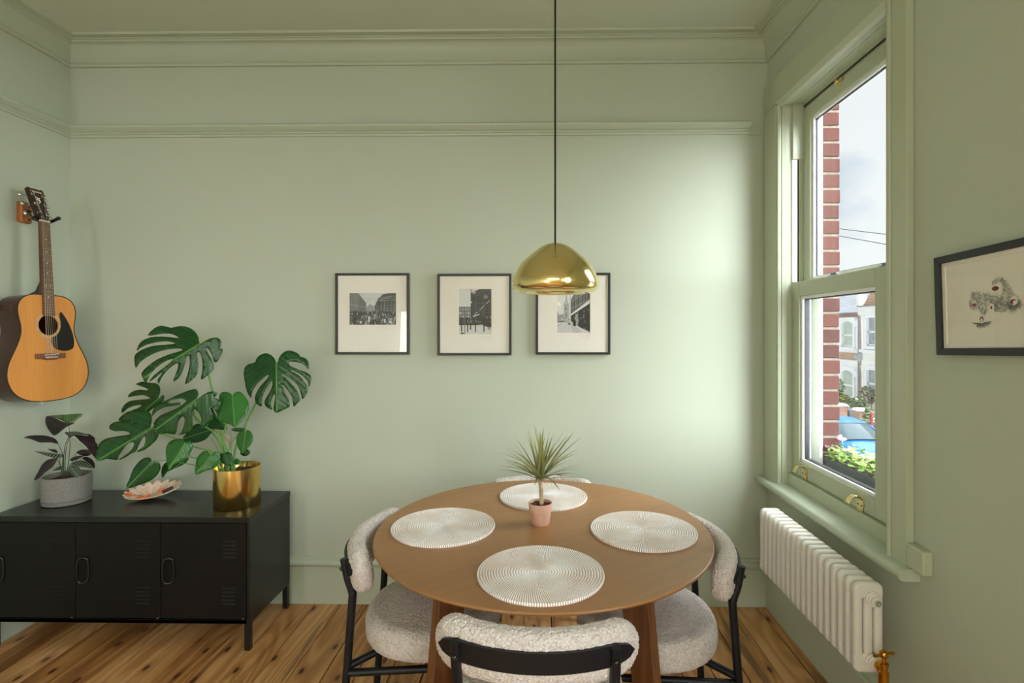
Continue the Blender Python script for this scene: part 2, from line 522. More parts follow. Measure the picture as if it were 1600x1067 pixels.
M['stem_dark'] = varied('dark_stem', rgb(66, 62, 52), rgb(92, 100, 70), 30, 0.5)

# ================================================================== THE ROOM
YB, XL, XR, YF, ZC = 2.87, -2.552, 1.241, -4.2, 3.04
WY0, WY1, WZ0, WZ1 = 1.955, 2.70, 0.70, 2.615        # sash window opening (Y) and its height
# ---- floor: a dark sub-floor and one object per board
fl = MB(); fl.box(XL - .1, XR + .1, YF - .1, YB + .1, -0.12, -0.022)
floor = fl.build('floor', M['dark_gap'], kind='structure')
rnd = random.Random(4)
BW, x = 0.1385, XL - 0.03
while x < XR:
    cuts = [YF]
    y = YF + rnd.uniform(1.2, 3.0)
    while y < YB - 0.5:
        cuts.append(y); y += rnd.uniform(2.2, 3.8)
    cuts.append(YB)
    x1 = min(x + BW * rnd.uniform(0.96, 1.04), XR)
    for a, b in zip(cuts[:-1], cuts[1:]):
        dz = rnd.uniform(-0.0012, 0.0)
        g = rnd.uniform(0.0012, 0.0036)
        m = MB(); m.box(x + g, x1 - g, a + .0012, b - .0012, -0.022, dz)
        m.build('floor_board', M['pine'], floor, smooth=0, bevel=0.0015, seg=1)
    x = x1
# ---- walls and ceiling
w = MB(); w.box(XL - .12, XR + .26, YB, YB + .15, -.1, ZC + .1)
w.build('wall_back', M['wall'], kind='structure')
w = MB(); w.box(XL - .15, XL, YF - .1, YB, -.1, ZC + .1)
w.build('wall_left', M['wall'], kind='structure')
W2 = [(-0.95, 0.10), (-2.9, -1.85)]                   # two more sash windows of the same front, behind the camera
WR = XR + 0.20                                         # outer face of the right wall
segs = sorted([(WY0 - .09, WY1 + .0)] + W2)
w = MB(); y = YF
for a, b in segs:
    w.box(XR, WR, y, a, -.1, ZC + .1)
    w.box(XR, WR, a, b, -.1, WZ0 - 0.02)
    w.box(XR, WR, a, b, WZ1, ZC + .1)
    y = b
w.box(XR, WR, y, YB, -.1, ZC + .1)
w.build('wall_right', M['wall'], kind='structure', smooth=0)
w = MB(); w.box(XL, XR + .26, YF - .15, YF, -.1, ZC + .1)
w.build('wall_rear', M['wall'], kind='structure')
w = MB(); w.box(XL - .15, XR + .26, YF - .15, YB + .15, ZC, ZC + .12)
w.build('ceiling', M['ceiling'], kind='structure')

# ---- cornice: cove with fillets, round three sides
corn = [(0, -.130), (.016, -.130), (.020, -.122), (.016, -.112), (.022, -.108), (.022, -.096)]
for i in range(7):
    a = pi / 2 * i / 6
    corn.append((.022 + .040 * (1 - cos(a)), -.092 + .070 * sin(a)))
corn += [(.066, -.022), (.070, -.013), (.080, -.015), (.084, -.010), (.100, -.012), (.116, -.010), (.120, -.0), (0, 0)]
def run(prof, x0, y0, x1, y1, z, out):
    return [((x0, y0, z), out), ((x1, y1, z), out)]
def mitred(prof, name, z, mat, bev=0):
    """back wall with both side walls, mitred at the corners"""
    m = MB()
    pth = [((XL, YF, z), (1, 0, 0)), ((XL, YB, z), (1, -1, 0)), ((XR, YB, z), (-1, -1, 0)), ((XR, YF, z), (-1, 0, 0))]
    m.profile(prof, pth)
    return m.build(name, mat, kind='structure', smooth=30)
mitred(corn, 'trim_1', ZC, M['trim'])
# ---- picture rail on the back wall (stops short of the right corner) and on the left wall
rail = [(0, 0), (.012, 0), (.014, .010), (.024, .013), (.026, .019), (.018, .024), (.030, .032), (.042, .044), (.044, .054), (.036, .060), (.022, .062), (0, .062)]
m = MB(); xe = PY(1170, 195, YB).x
m.profile(rail, [((XL, YF, 2.527), (1, 0, 0)), ((XL, YB, 2.527), (1, -1, 0)), ((xe, YB, 2.527), (0, -1, 0))])
m.build('trim_2', M['trim'], kind='structure', smooth=30)
m = MB(); m.box(xe + .002, xe + .062, YB - .006, YB, 2.522, 2.592)          # torn paint where the rail was cut away
m.build('trim_3', M['trim'], kind='structure', bevel=.003)
# ---- baseboards
base = [(0, 0), (.020, 0), (.020, .196), (.016, .200)]
for i in range(9):
    a = -pi / 2 + pi * i / 8
    base.append((.016 + .016 * cos(a), .219 + .018 * sin(a)))
base += [(.012, .239), (.012, .250), (.004, .254), (0, .254)]
for nm, p0, p1, out in (('baseboard_back', (XL, YB, 0), (XR, YB, 0), (0, -1, 0)), ('baseboard_left', (XL, YF, 0), (XL, YB, 0), (1, 0, 0))):
    m = MB(); m.profile(base, [(p0, out), (p1, out)]); m.build(nm, M['trim'], kind='structure', smooth=30)
plain = [(0, 0), (.018, 0), (.018, .168), (.012, .178), (0, .178)]
m = MB(); m.profile(plain, [((XR, YF, 0), (-1, 0, 0)), ((XR, YB, 0), (-1, 0, 0))]); m.build('baseboard_right', M['trim'], kind='structure', smooth=30)

# ================================================================== WINDOW
XA = XR - 0.026                   # face of the architrave
win = holder('window_1', loc=(XR, 2.3, WZ0))
def wp(name, mb, mat=None, **kw):
    return mb.build(name, mat or M['upvc_green'], win, **kw)
X1, X2, X3 = 1.288, 1.342, 1.376  # room face of lower sash, of upper sash, outer face
Z1 = WZ1
# architrave: far board with its moulded return, near board with bead, head board with moulded soffit
m = MB(); m.box(XA, XR, 2.715, 2.852, .70, Z1 + .01); wp('architrave', m, bevel=.003)
for (ya, yb, xa) in ((2.690, 2.714, XA + .006), (2.672, 2.690, XA + .018)):
    pass
m = MB()
prof = [(XA + .004, 2.715), (XA + .004, 2.700), (XA + .012, 2.697), (XA + .020, 2.700), (XA + .022, 2.706), (XA + .030, 2.706), (XA + .032, 2.699), (XA + .046, 2.697), (XA + .050, 2.703), (X1 + .004, 2.705), (X1 + .004, 2.72), (XA + .004, 2.72)]
m.prism(prof, lambda u, v, d: (u, v, d), .70, Z1); wp('reveal_moulding', m, smooth=25)
m = MB(); m.box(XA, XR, 1.762, 1.838, .70, Z1 + .28); wp('architrave', m, bevel=.003)
m = MB(); m.tube([(XA + .004, 1.850, .70), (XA + .004, 1.850, Z1 + .02)], .011, 12); wp('bead', m)
m = MB(); m.box(XA + .006, X1, WY0 - .09, 1.846, .70, Z1); wp('jamb', m)
m = MB(); m.box(X1 - .004, X3, WY0 - .09, WY0 + .012, .70, Z1); wp('jamb', m)
m = MB(); m.box(XA, XR, 1.72, 2.852, Z1 + .012, Z1 + .150); wp('head_board', m, bevel=.004)
m = MB()
prof = [(XA + .002, Z1 + .04), (XA + .002, Z1 + .012), (XA + .014, Z1 - .006), (XA + .034, Z1 - .010), (XA + .044, Z1 + .000), (X1 + .004, Z1 + .002), (X1 + .004, Z1 + .04)]
m.prism(prof, lambda u, v, d: (u, d, v), 1.86, 2.712); wp('head_moulding', m, smooth=25)
# box frame: outer jambs, head, sash tracks
m = MB(); m.box(X1 + .002, X3 + .01, 2.700, 2.745, .70, Z1); wp('box_frame', m)
m = MB(); m.box(X1, X2, 2.684, 2.702, 2.335, Z1); wp('track_cover', m, M['upvc_green'], bevel=.002)
m = MB(); m.box(X1, X1 + .026, 2.693, 2.703, 1.72, 2.335); wp('sash_track', m, M['white'])
m = MB(); m.box(X1 + .026, X1 + .034, 2.697, 2.703, 1.72, 2.335); wp('track_groove', m, M['dark_gap'])
m = MB(); m.box(X1 + .034, X2, 2.690, 2.703, 1.72, 2.335); wp('sash_track', m, M['upvc_green'])
m = MB(); m.box(X1 + .001, X3 + .01, WY0 - .06, 2.72, Z1 - .004, Z1 + .05); wp('box_frame', m)
m = MB(); m.box(X2 + .004, X3, WY0, 2.699, 2.592, Z1); wp('head_seal', m)
m = MB(); m.box(X2 + .001, X2 + .006, WY0, 2.699, 2.596, 2.604); wp('head_groove', m, M['dark_gap'])
m = MB(); m.box(X2 - .006, X2 + .004, WY0, 2.699, Z1 - .012, Z1 - .003); wp('head_stop', m)

def sash(name, xa, xb, z0, z1, st, rt, rb):
    """one sliding sash: two stiles, two rails, white glazing bead, pane"""
    y0, y1 = WY0 + .012, 2.699
    f = MB()
    c = .004
    f.box(xa, xb, y0, y0 + st, z0, z1); f.box(xa, xb, y1 - st, y1, z0, z1)
    f.box(xa + .0006, xb - .0006, y0 + st, y1 - st, z0, z0 + rb); f.box(xa + .0006, xb - .0006, y0 + st, y1 - st, z1 - rt, z1)
    fo = f.build(name, M['upvc_green'], win, bevel=.003)
    g = MB()
    xi = xa + .010
    e = .014
    ya, yb, za, zb = y0 + st, y1 - st, z0 + rb, z1 - rt
    for (p, q, r, s) in ((ya - .001, ya + e, za, zb), (yb - e, yb + .001, za, zb), (ya + e, yb - e, za - .001, za + e), (ya + e, yb - e, zb - e, zb + .001)):
        g.box(xi, xb + .004, p, q, r, s)
    g.build('glazing_bead', M['white'], fo, bevel=.002)
    k = MB()
    e2 = e + .004
    for (p, q, r, s) in ((ya + e, ya + e2, za + e, zb - e), (yb - e2, yb - e, za + e, zb - e), (ya + e2, yb - e2, za + e, za + e2), (ya + e2, yb - e2, zb - e2, zb - e)):
        k.box(xi + .012, xb - .004, p, q, r, s)
    k.build('gasket', M['frame_grey'], fo)
    p = MB(); xm = (xa + xb) / 2 + .006
    p.box(xm, xm + .004, ya + e - .002, yb - e + .002, za + e - .002, zb - e + .002)
    p.build('pane', M['glass'], fo, smooth=0)
    return fo
low = sash('lower_sash', X1, X2 - .006, .762, 1.716, .074, .072, .074)
upp = sash('upper_sash', X2, X3, 1.665, 2.588, .074, .066, .06)
# white outside frame seen through the lower pane
m = MB(); m.box(X3 + .002, X3 + .019, 2.606, 2.72, .72, Z1); wp('outer_frame', m, M['white'], bevel=.003)
m = MB(); m.box(X3 - .030, X3 - .004, 2.690, 2.70, .80, 1.66); wp('outer_track', m, M['white'])
m = MB(); m.box(X3 + .002, X3 + .016, WY0 - .03, WY0 + .03, .72, Z1); wp('outer_frame', m, M['white'], bevel=.003)
m = MB(); m.box(X3 + .0, X3 + .016, WY0, 2.70, .70, .775); wp('outer_frame', m, M['white'], bevel=.003)
# board below the sash, sill with rounded nose, block under the near end of the architrave
m = MB(); m.box(1.268, X3, WY0 - .09, 2.706, .70, .760); wp('stool_riser', m, bevel=.003)
m = MB(); n = 8
pr = [(1.30, .705), (1.30, .664)] + [(1.190 - .018 * sin(pi * i / n), .6835 - .0195 * cos(pi * i / n)) for i in range(n + 1)]
pr = [(1.40, .706), (1.40, .666)] + pr[2:]
m.prism(pr, lambda u, v, d: (u, d, v), 1.737, 2.866)
sl = m.build('sill', M['trim'], win, smooth=35)
m = MB(); m.box(XR - .032, XR, 1.678, 1.755, .708, .782); wp('sill_block', m, bevel=.004)
# brass finger lifts on the bottom rail
for px, py in ((1258, 741), (1345, 790)):
    q = PX(px, py, X1)
    f = MB()
    f.prism([(-.020, .030), (.020, .030), (.024, .018), (.025, .004), (.018, -.010), (.020, -.022), (.012, -.034), (-.012, -.034), (-.020, -.022), (-.018, -.010), (-.025, .004), (-.024, .018)],
            lambda u, v, d: (d, q.y + u, q.z + v), X1 - .0045, X1 + .001)
    hk = arc([(X1 - .003, 0, .026), (X1 - .012, 0, .040), (X1 - .028, 0, .043), (X1 - .042, 0, .034), (X1 - .050, 0, .020), (X1 - .056, 0, .014)], 4)
    for dz in (0, -.003):
        f.grid(lambda i, j: Vector((hk[i].x, q.y + (j - 3) * .0058 * (1 - .18 * sin(pi * i / (len(hk) - 1))), q.z + hk[i].z + dz - .002 * abs(j - 3) / 3)), len(hk), 7)
    fo = f.build('finger_lift', M['brass_pale'], low, smooth=50)
    for u, v in ((-.012, .004), (.012, .004), (0, -.024)):
        g = MB(); g.sphere((X1 - .005, q.y + u, q.z + v), .003, 8, 6); g.build('screw', M['frame_grey'], low)
# brass fastener at the head, grey keeps on the meeting rail
q = PX(1312, 128, X2)
f = MB(); f.lathe([(0, 0), (.017, 0), (.017, .004), (.010, .008), (.012, .016), (.008, .022), (0, .023)], 18)
f.xf(Matrix.Translation((X2 + .001, q.y, q.z)) @ Matrix.Rotation(-pi / 2, 4, 'Y'))
f.box(X2 - .010, X2, q.y - .034, q.y - .006, q.z - .006, q.z + .008)
f.build('sash_fastener', M['brass_pale'], upp)
M['pipe_grey'] = varied('grey_metal', rgb(120, 120, 116), rgb(134, 134, 130), 20, .5)
for yy in (2.35, 2.0):
    f = MB(); f.box(X1 + .012, X1 + .040, yy - .035, yy + .035, 1.716, 1.722); f.box(X1 + .018, X1 + .034, yy - .012, yy + .03, 1.722, 1.732)
    f.build('sash_catch', M['pipe_grey'], low, bevel=.002)
# the other two windows of this front, behind the camera
for k, (a, b) in enumerate(W2):
    h = holder('window_%d' % (k + 2), loc=(XR, (a + b) / 2, WZ0))
    f = MB()
    for (p, q_, r, s) in ((a, a + .07, .70, Z1), (b - .07, b, .70, Z1), (a + .07, b - .07, .70, .78), (a + .07, b - .07, Z1 - .07, Z1), (a + .07, b - .07, 1.62, 1.70)):
        f.box(X1, X3, p, q_, r, s)
    f.build('sash_frame', M['upvc_green'], h, bevel=.003)
    g = MB(); g.box(1.34, 1.344, a + .07, b - .07, .78, 1.62); g.build('pane', M['glass'], h, smooth=0)
    g = MB(); g.box(1.34, 1.344, a + .07, b - .07, 1.70, Z1 - .07); g.build('pane', M['glass'], h, smooth=0)
    g = MB(); g.box(1.18, X1, a - .06, b + .06, .664, .705); g.build('sill', M['trim'], h, bevel=.01)

# ================================================================== TABLE
TX, TY, TZ = 0.022, 1.976, 0.75
table = thing('dining_table', 'round brown wooden dining table with splayed legs in the middle of the room', 'table', (TX, TY, 0))
m = MB(); R = 0.605
m.lathe([(0, TZ), (R - .004, TZ), (R - .001, TZ - .002), (R, TZ - .006), (R - .004, TZ - .012), (R - .030, TZ - .024), (0, TZ - .024)], 160)
m.build('tabletop', M['walnut'], table, world=False, smooth=30)
def leg(ang):
    g = MB()
    th = .018
    inner = [(.335, .725), (.352, .66), (.375, .58), (.396, .46), (.424, .30), (.452, .15), (.478, 0)]
    outer = [(.462, .725), (.470, .64), (.480, .54), (.495, .40), (.508, .28), (.522, .14), (.535, 0)]
    out = inner + outer[::-1]
    d = Vector((cos(ang), sin(ang), 0)); s = Vector((-sin(ang), cos(ang), 0))
    g.prism(out, lambda u, v, k: d * u + s * k + Vector((0, 0, v)), -th, th)
    return g
for a in (45, 135, 225, 315):
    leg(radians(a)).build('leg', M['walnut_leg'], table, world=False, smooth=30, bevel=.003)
g = MB()
for a in (45, 135):
    d = Vector((cos(radians(a)), sin(radians(a)), 0)); s = Vector((-d.y, d.x, 0))
    g.hexa([d * -.42 - s * .02 + Vector((0, 0, .69)), d * .42 - s * .02 + Vector((0, 0, .69)), d * .42 + s * .02 + Vector((0, 0, .69)), d * -.42 + s * .02 + Vector((0, 0, .69)),
            d * -.42 - s * .02 + Vector((0, 0, .727)), d * .42 - s * .02 + Vector((0, 0, .727)), d * .42 + s * .02 + Vector((0, 0, .727)), d * -.42 + s * .02 + Vector((0, 0, .727))])
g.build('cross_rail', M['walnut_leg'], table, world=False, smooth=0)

# ================================================================== CHAIRS (facing +Y in their own frame)
tex = bpy.data.textures.new('boucle_loops', 'VORONOI'); tex.noise_scale = 0.0072; tex.noise_intensity = 1.0
tex2 = bpy.data.textures.new('boucle_swell', 'CLOUDS'); tex2.noise_scale = 0.05; tex2.noise_depth = 3
def fuzz(o, s=.0050, s2=.003):
    for t, st in ((tex, -s), (tex2, s2)):
        d = o.modifiers.new('loops', 'DISPLACE'); d.texture = t; d.strength = st; d.mid_level = 0.4; d.texture_coords = 'LOCAL'
BR = 0.40                                            # radius of the curved back
def back_point(s, off):
    """point on the back arc; s in metres along the arc from the middle, off outward"""
    a = s / BR
    return Vector(((BR + off) * sin(a), -(BR + off) * cos(a) + BR - .285, 0))
def make_chair(label):
    ch = thing('dining_chair', label, 'chair', (0, 0, 0), group='boucle dining chairs round the table')
    # seat: thick rounded cushion
    pr = []
    R, zt, zb = .250, .475, .368
    for i in range(70):
        t = i / 69
        a = -pi / 2 + pi * t
        e = 0.55
        r = (R - .062) + .062 * (abs(cos(a)) ** e)
        z = (zt + zb) / 2 + (zt - zb) / 2 * (abs(sin(a)) ** .72) * (1 if sin(a) > 0 else -1)
        pr.append((r, z))
    k = 36
    low_ = [(pr[0][0] * i / k, zb) for i in range(k)]
    top_ = [(pr[-1][0] * (k - i) / k, zt + .012 * (1 - ((k - i) / k) ** 2)) for i in range(1, k + 1)]
    low_[0] = (0, zb); top_[-1] = (0, zt + .012)
    n = 300
    m = MB(); m.lathe(low_ + pr + top_, n)
    for p in m.v:                                    # slightly squared circle
        a = atan2(p.y, p.x); f = 1 + .03 * (cos(4 * (a + pi / 4)) * .5 - .0)
        p.x *= f; p.y = p.y * f - .020
    s = m.build('seat', M['boucle'], ch, world=False, smooth=180); fuzz(s)
    # backrest: fat band swept round the arc, closed by rounded ends
    nu, nv, L = 200, 130, .279
    def band(i, j):
        t = -1 + 2 * i / (nu - 1)
        t = math.copysign(1 - (1 - abs(t)) ** 1.35, t)
        sarc = L * t
        q = max(0.0, (abs(t) - .72) / .28)
        cap = sqrt(max(0.0, 1 - q ** 2.4))
        a = 2 * pi * j / nv
        ca, sa = cos(a), sin(a)
        hx = .036 * (abs(ca) ** .75) * math.copysign(1, ca) * (.25 + .75 * cap)
        hz = .0715 * (abs(sa) ** .62) * math.copysign(1, sa) * cap
        if q >= 1: hx, hz = 0, 0
        p = back_point(sarc, hx + .0)
        p.z = .671 + hz
        lean = (p.z - .667) * -.10
        p.y += lean
        return p
    m = MB(); m.grid(band, nu, nv, cv=True)
    b = m.build('backrest', M['boucle'], ch, world=False, smooth=180); fuzz(b)
    # black plate on the outside of the back
    nu = 40
    m = MB()
    def plate(i, j):
        t = -1 + 2 * i / (nu - 1); sarc = .238 * t
        h = .026 * sqrt(max(0, 1 - max(0, (abs(t) - .70) / .30) ** 2)) + .0015
        zz = (-h, h, h, -h)[j]; off = (.044, .044, .030, .030)[j]
        p = back_point(sarc, off); p.z = .680 + zz; p.y += (p.z - .667) * -.10
        return p
    m.grid(plate, nu, 4, cv=True)
    m.add([plate(0, j) for j in range(4)], [(0, 1, 2, 3)]); m.add([plate(nu - 1, j) for j in range(4)], [(3, 2, 1, 0)])
    m.build('back_plate', M['chair_metal'], ch, world=False, smooth=35)
    for sx in (-1, 1):
        m = MB()
        P = [(.198 * sx, -.290, .706), (.198 * sx, -.277, .640), (.198 * sx, -.263, .596), (.199 * sx, -.262, .560), (.207 * sx, -.280, .30), (.217 * sx, -.304, 0)]
        m.tube(arc(P, 6), .0135, 16); lg = m.build('leg', M['chair_metal'], ch, world=False, smooth=50)
        m = MB(); m.sphere((.198 * sx, -.298, .672), .0075, 10, 6); m.build('bolt', M['gblack'], lg, world=False)
        m = MB()
        m.tube(arc([(.184 * sx, .138, .345), (.187 * sx, .150, .33), (.198 * sx, .168, .25), (.214 * sx, .198, 0)], 5), .0125, 14); m.build('leg', M['chair_metal'], ch, world=False, smooth=50)
        m = MB(); m.tube([(.206 * sx, -.278, .325), (.186 * sx, .148, .338)], .0125, 12); m.build('side_rail', M['chair_metal'], ch, world=False)
        m = MB(); m.tube([(.205 * sx, -.277, .345), (.120 * sx, -.170, .362), (-.0 * sx, 0, .366)], .0125, 12); m.build('seat_brace', M['chair_metal'], ch, world=False)
    return ch
chair = make_chair('cream boucle chair nearest the camera, its black back plate turned to the viewer')
chair.location = (.008, 1.598, 0); chair.rotation_euler = (0, 0, -.04)
dup(chair, (-.360, 1.985, 0), -pi / 2, 'cream boucle chair on the left of the table, beside the black metal cabinet')
dup(chair, (.376, 1.940, 0), pi / 2 + .03, 'cream boucle chair on the right of the table, beside the white radiator')
dup(chair, (.026, 2.395, 0), pi, 'cream boucle chair at the far side of the table, mostly hidden, against the back wall')

# ================================================================== PLACEMATS
def mat_weave():
    t = NT('whitewashed_rattan')
    tc = t.n.new('ShaderNodeTexCoord'); sp = t.node('ShaderNodeSeparateXYZ'); t.link(tc.outputs['Object'], sp.inputs[0])
    r = t.math('SQRT', t.math('ADD', t.math('POWER', sp.outputs[0], 2.0), t.math('POWER', sp.outputs[1], 2.0)))
    th = t.math('ARCTAN2', sp.outputs[1], sp.outputs[0])
    ring = t.math('FLOOR', t.math('DIVIDE', r, RING))
    ph = t.math('FRACT', t.math('ADD', t.math('MULTIPLY', t.math('MULTIPLY', th, 1 / (2 * pi)), t.math('ADD', NST - 44, t.math('MULTIPLY', ring, 2.0))), t.math('MULTIPLY', ring, 0.31)))
    gap = t.math('GREATER_THAN', t.math('ABSOLUTE', t.math('SUBTRACT', ph, 0.5)), 0.36)
    rf = t.math('ABSOLUTE', t.math('SUBTRACT', t.math('FRACT', t.math('DIVIDE', r, RING)), 0.5))
    gap = t.math('MAXIMUM', gap, t.math('MULTIPLY', t.math('GREATER_THAN', rf, 0.40), 0.75))
    n = t.noise(tc.outputs['Object'], 38, 4)
    tan = t.ramp(n, [(0.3, rgb(138, 94, 60)), (0.7, rgb(186, 146, 106))])
    wear = t.ramp(t.noise(tc.outputs['Object'], 9, 4), [(0.42, rgb(250, 250, 250)), (0.62, rgb(238, 230, 222))])
    t.set(t.mix(gap, wear, tan), 0.75)
    return t.m
RING, NST, RM = 0.0083, 168, 0.190
M['rattan'] = mat_weave()
def weave_mesh():
    m = MB(); nr, na = 23, NST * 4
    per = 5
    def pt(i, j):
        th = 2 * pi * j / na
        if i >= nr * per:                            # outer edge and underside
            k = i - nr * per
            r, z = ((RM, .0035), (RM - .002, 0.0), (.02, 0.0))[k]
            return Vector((r * cos(th), r * sin(th), z))
        ring = i // per; f = (i % per) / per
        r = max(.0004, RM * (i / (nr * per)))
        rr = math.floor(r / RING)
        ph = (th / (2 * pi) * (NST - 44 + 2 * rr) + rr * .31) % 1
        z = .0072 + .0026 * sin(pi * ((r / RING) % 1)) + .0007 * cos(2 * pi * (ph - .5)) * min(1, r / .05)
        return Vector((r * cos(th), r * sin(th), z))
    m.grid(pt, nr * per + 3, na, cv=True)
    return m
mats = [((849, 774), 'round woven rattan placemat at the far side of the table, behind the small spiky plant'),
        ((693, 820.5), 'round woven rattan placemat on the left side of the table'),
        ((1005, 826.5), 'round woven rattan placemat on the right side of the table'),
        ((844.5, 893), 'round woven rattan placemat at the near side of the table, nearest the camera')]
m0 = None
for i, ((px, py), lb) in enumerate(mats):
    q = PZ(px, py, TZ + .008)
    if m0 is None:
        m0 = weave_mesh().build('placemat', M['rattan'], smooth=60); o = m0
    else:
        o = m0.copy(); COL.objects.link(o)
    o.location = (q.x, q.y, TZ); o.rotation_euler = (0, 0, 1.1 * i)
    tag(o, lb, 'placemat', 'woven placemats on the table')

# ================================================================== PENDANT LAMP
LY = 1.90
lp = PY(867.5, 458, LY)
LX, LZ = lp.x, lp.z
lamp = thing('pendant_lamp', 'polished brass dome pendant lamp hanging on a black cord above the table', 'lamp', (LX, LY, LZ))
K = .1545 / 600
out = [(0, 694), (40, 693), (85, 688), (170, 660), (270, 592), (370, 512), (470, 418), (540, 312), (580, 222), (598, 150), (596, 92), (575, 50), (540, 22), (495, 5), (450, 0),
       (410, 6), (370, 26), (330, 60), (300, 110), (285, 170), (300, 230), (330, 290), (250, 330), (120, 350), (0, 355)]
sp_ = arc([(r * K, 0, z * K) for r, z in out], 4)
m = MB(); m.lathe([(max(0, p.x), p.z) for p in sp_], 96)
m.v = [p + Vector((LX, LY, LZ)) for p in m.v]
m.build('shade', M['brass_gold'], lamp, smooth=60)
m = MB(); m.sphere((LX, LY, LZ + .064), .022, 16, 10); m.build('bulb', M['white_plastic'], lamp)
m = MB(); m.tube([(LX, LY, LZ + .176), (LX, LY, ZC - .02)], .0036, 10); m.build('cord', M['cord'], lamp)
m = MB(); m.lathe([(0, ZC - .0), (.05, ZC), (.05, ZC - .02), (.02, ZC - .03), (0, ZC - .03)], 24, (LX, LY, 0)); m.build('ceiling_rose', M['brass_gold'], lamp)

# ================================================================== RADIATOR
rad = thing('radiator', 'white column radiator on the wall under the window, brass valve at its near end', 'radiator', (XR, 2.14, .34))
RX0, RX1, RZ0, RZ1, RY0, RY1, NS = 1.052, 1.152, .343, .640, 1.772, 2.528, 18
RC = (RX0 + RX1) / 2
def section(yc):
    m = MB()
    h = .0118
    for cx in (RX0 + .0165, RC, RX1 - .0165):
        m.grid(lambda i, j: Vector((cx + .0145 * abs(cos(2 * pi * j / 20)) ** .55 * math.copysign(1, cos(2 * pi * j / 20)), yc + h * sin(2 * pi * j / 20), (RZ0 + .03) + (RZ1 - RZ0 - .06) * i)), 2, 20, cv=True)
    for z0, z1, top in ((RZ0, RZ0 + .062, 0), (RZ1 - .052, RZ1, 1)):
        r = .022; k = 6
        if top: o = [(RX0 + .002, z0), (RX1 - .002, z0)] + [(RX1 - .002 - r + r * cos(pi / 2 * i / k), z1 - r + r * sin(pi / 2 * i / k)) for i in range(k + 1)] + [(RX0 + .002 + r - r * sin(pi / 2 * i / k), z1 - r + r * cos(pi / 2 * i / k)) for i in range(k + 1)]
        else: o = [(RX1 - .002, z1), (RX0 + .002, z1)] + [(RX0 + .002 + r - r * cos(pi / 2 * i / k), z0 + r - r * sin(pi / 2 * i / k)) for i in range(k + 1)] + [(RX1 - .002 - r + r * sin(pi / 2 * i / k), z0 + r - r * cos(pi / 2 * i / k)) for i in range(k + 1)]
        m.prism(o, lambda u, v, d: (u, d, v), yc - h, yc + h)
    return m
s0 = None
for i in range(NS):
    yc = RY0 + .014 + (RY1 - RY0 - .028) * i / (NS - 1)
    if s0 is None:
        s0 = section(yc).build('radiator_section', M['white_rad'], rad, smooth=45, bevel=.0075, seg=3); y0_ = yc
    else:
        share(s0, rad, (0, yc - y0_, 0))
m = MB()
for z in (RZ0 + .035, RZ1 - .035):
    m.tube([(RC, RY0 + .02, z), (RC, RY1 - .02, z)], .013, 12)
m.build('header_pipe', M['white_rad'], rad)
def hub(x, z):
    m = MB(); m.lathe([(.026, 0), (.026, .003), (.021, .005), (.021, .010), (.016, .012), (.016, .018), (0, .018)], 24)
    m.xf(Matrix.Translation((x, RY0 + .001, z)) @ Matrix.Rotation(pi / 2, 4, 'X')); return m
hub(RC + .012, RZ1 - .052).build('end_boss', M['white_rad'], rad)
hub(RC + .012, RZ0 + .040).build('end_boss', M['white_rad'], rad)
m = MB(); m.lathe([(0, 0), (.010, 0), (.010, .006), (.006, .007), (.005, .003), (0, .003)], 16)
m.xf(Matrix.Translation((RC + .014, RY0 - .0175, RZ1 - .055)) @ Matrix.Rotation(pi / 2, 4, 'X')); m.build('air_vent', M['chrome'], rad)
vz, vx, vy = RZ0 + .028, RC + .014, RY0 - .050
m = MB()
m.tube([(vx, RY0 - .017, vz + .012), (vx, RY0 - .030, vz + .010), (vx, vy, vz)], [.013, .013, .011], 14)
m.lathe([(.0, -.34), (.009, -.34), (.009, -.06), (.015, -.055), (.015, .010), (.011, .014), (.011, .030), (.014, .032), (.014, .040), (.006, .042), (.006, .060), (0, .060)], 20, (vx, vy, vz))
v = m.build('radiator_valve', M['brass_valve'], rad, smooth=40)
m = MB(); m.lathe([(0, .056), (.010, .056), (.013, .060), (.013, .072), (.010, .076), (0, .076)], 20, (vx, vy, vz))
m.tube([(vx - .036, vy - .008, vz + .066), (vx - .012, vy - .003, vz + .066)], [.0055, .004], 10); m.tube([(vx + .036, vy + .008, vz + .066), (vx + .012, vy + .003, vz + .066)], [.0055, .004], 10)
m.build('valve_handle', M['brass_valve'], v, world=True, smooth=40)
for yy in (RY0 + .30, RY1 - .11):
    for zz in (RZ0 + .08, RZ1 - .09):
        m = MB(); m.box(RX1 - .012, XR, yy - .008, yy + .008, zz - .012, zz + .012); m.build('wall_bracket', M['white_rad'], rad, smooth=0)
m = MB(); m.lathe([(0, 0), (.013, 0), (.013, .012), (0, .014)], 12); m.xf(Matrix.Translation((RC, RY1, RZ1 - .1)) @ Matrix.Rotation(-pi / 2, 4, 'X')); 
m.build('end_plug', M['brass_valve'], rad)

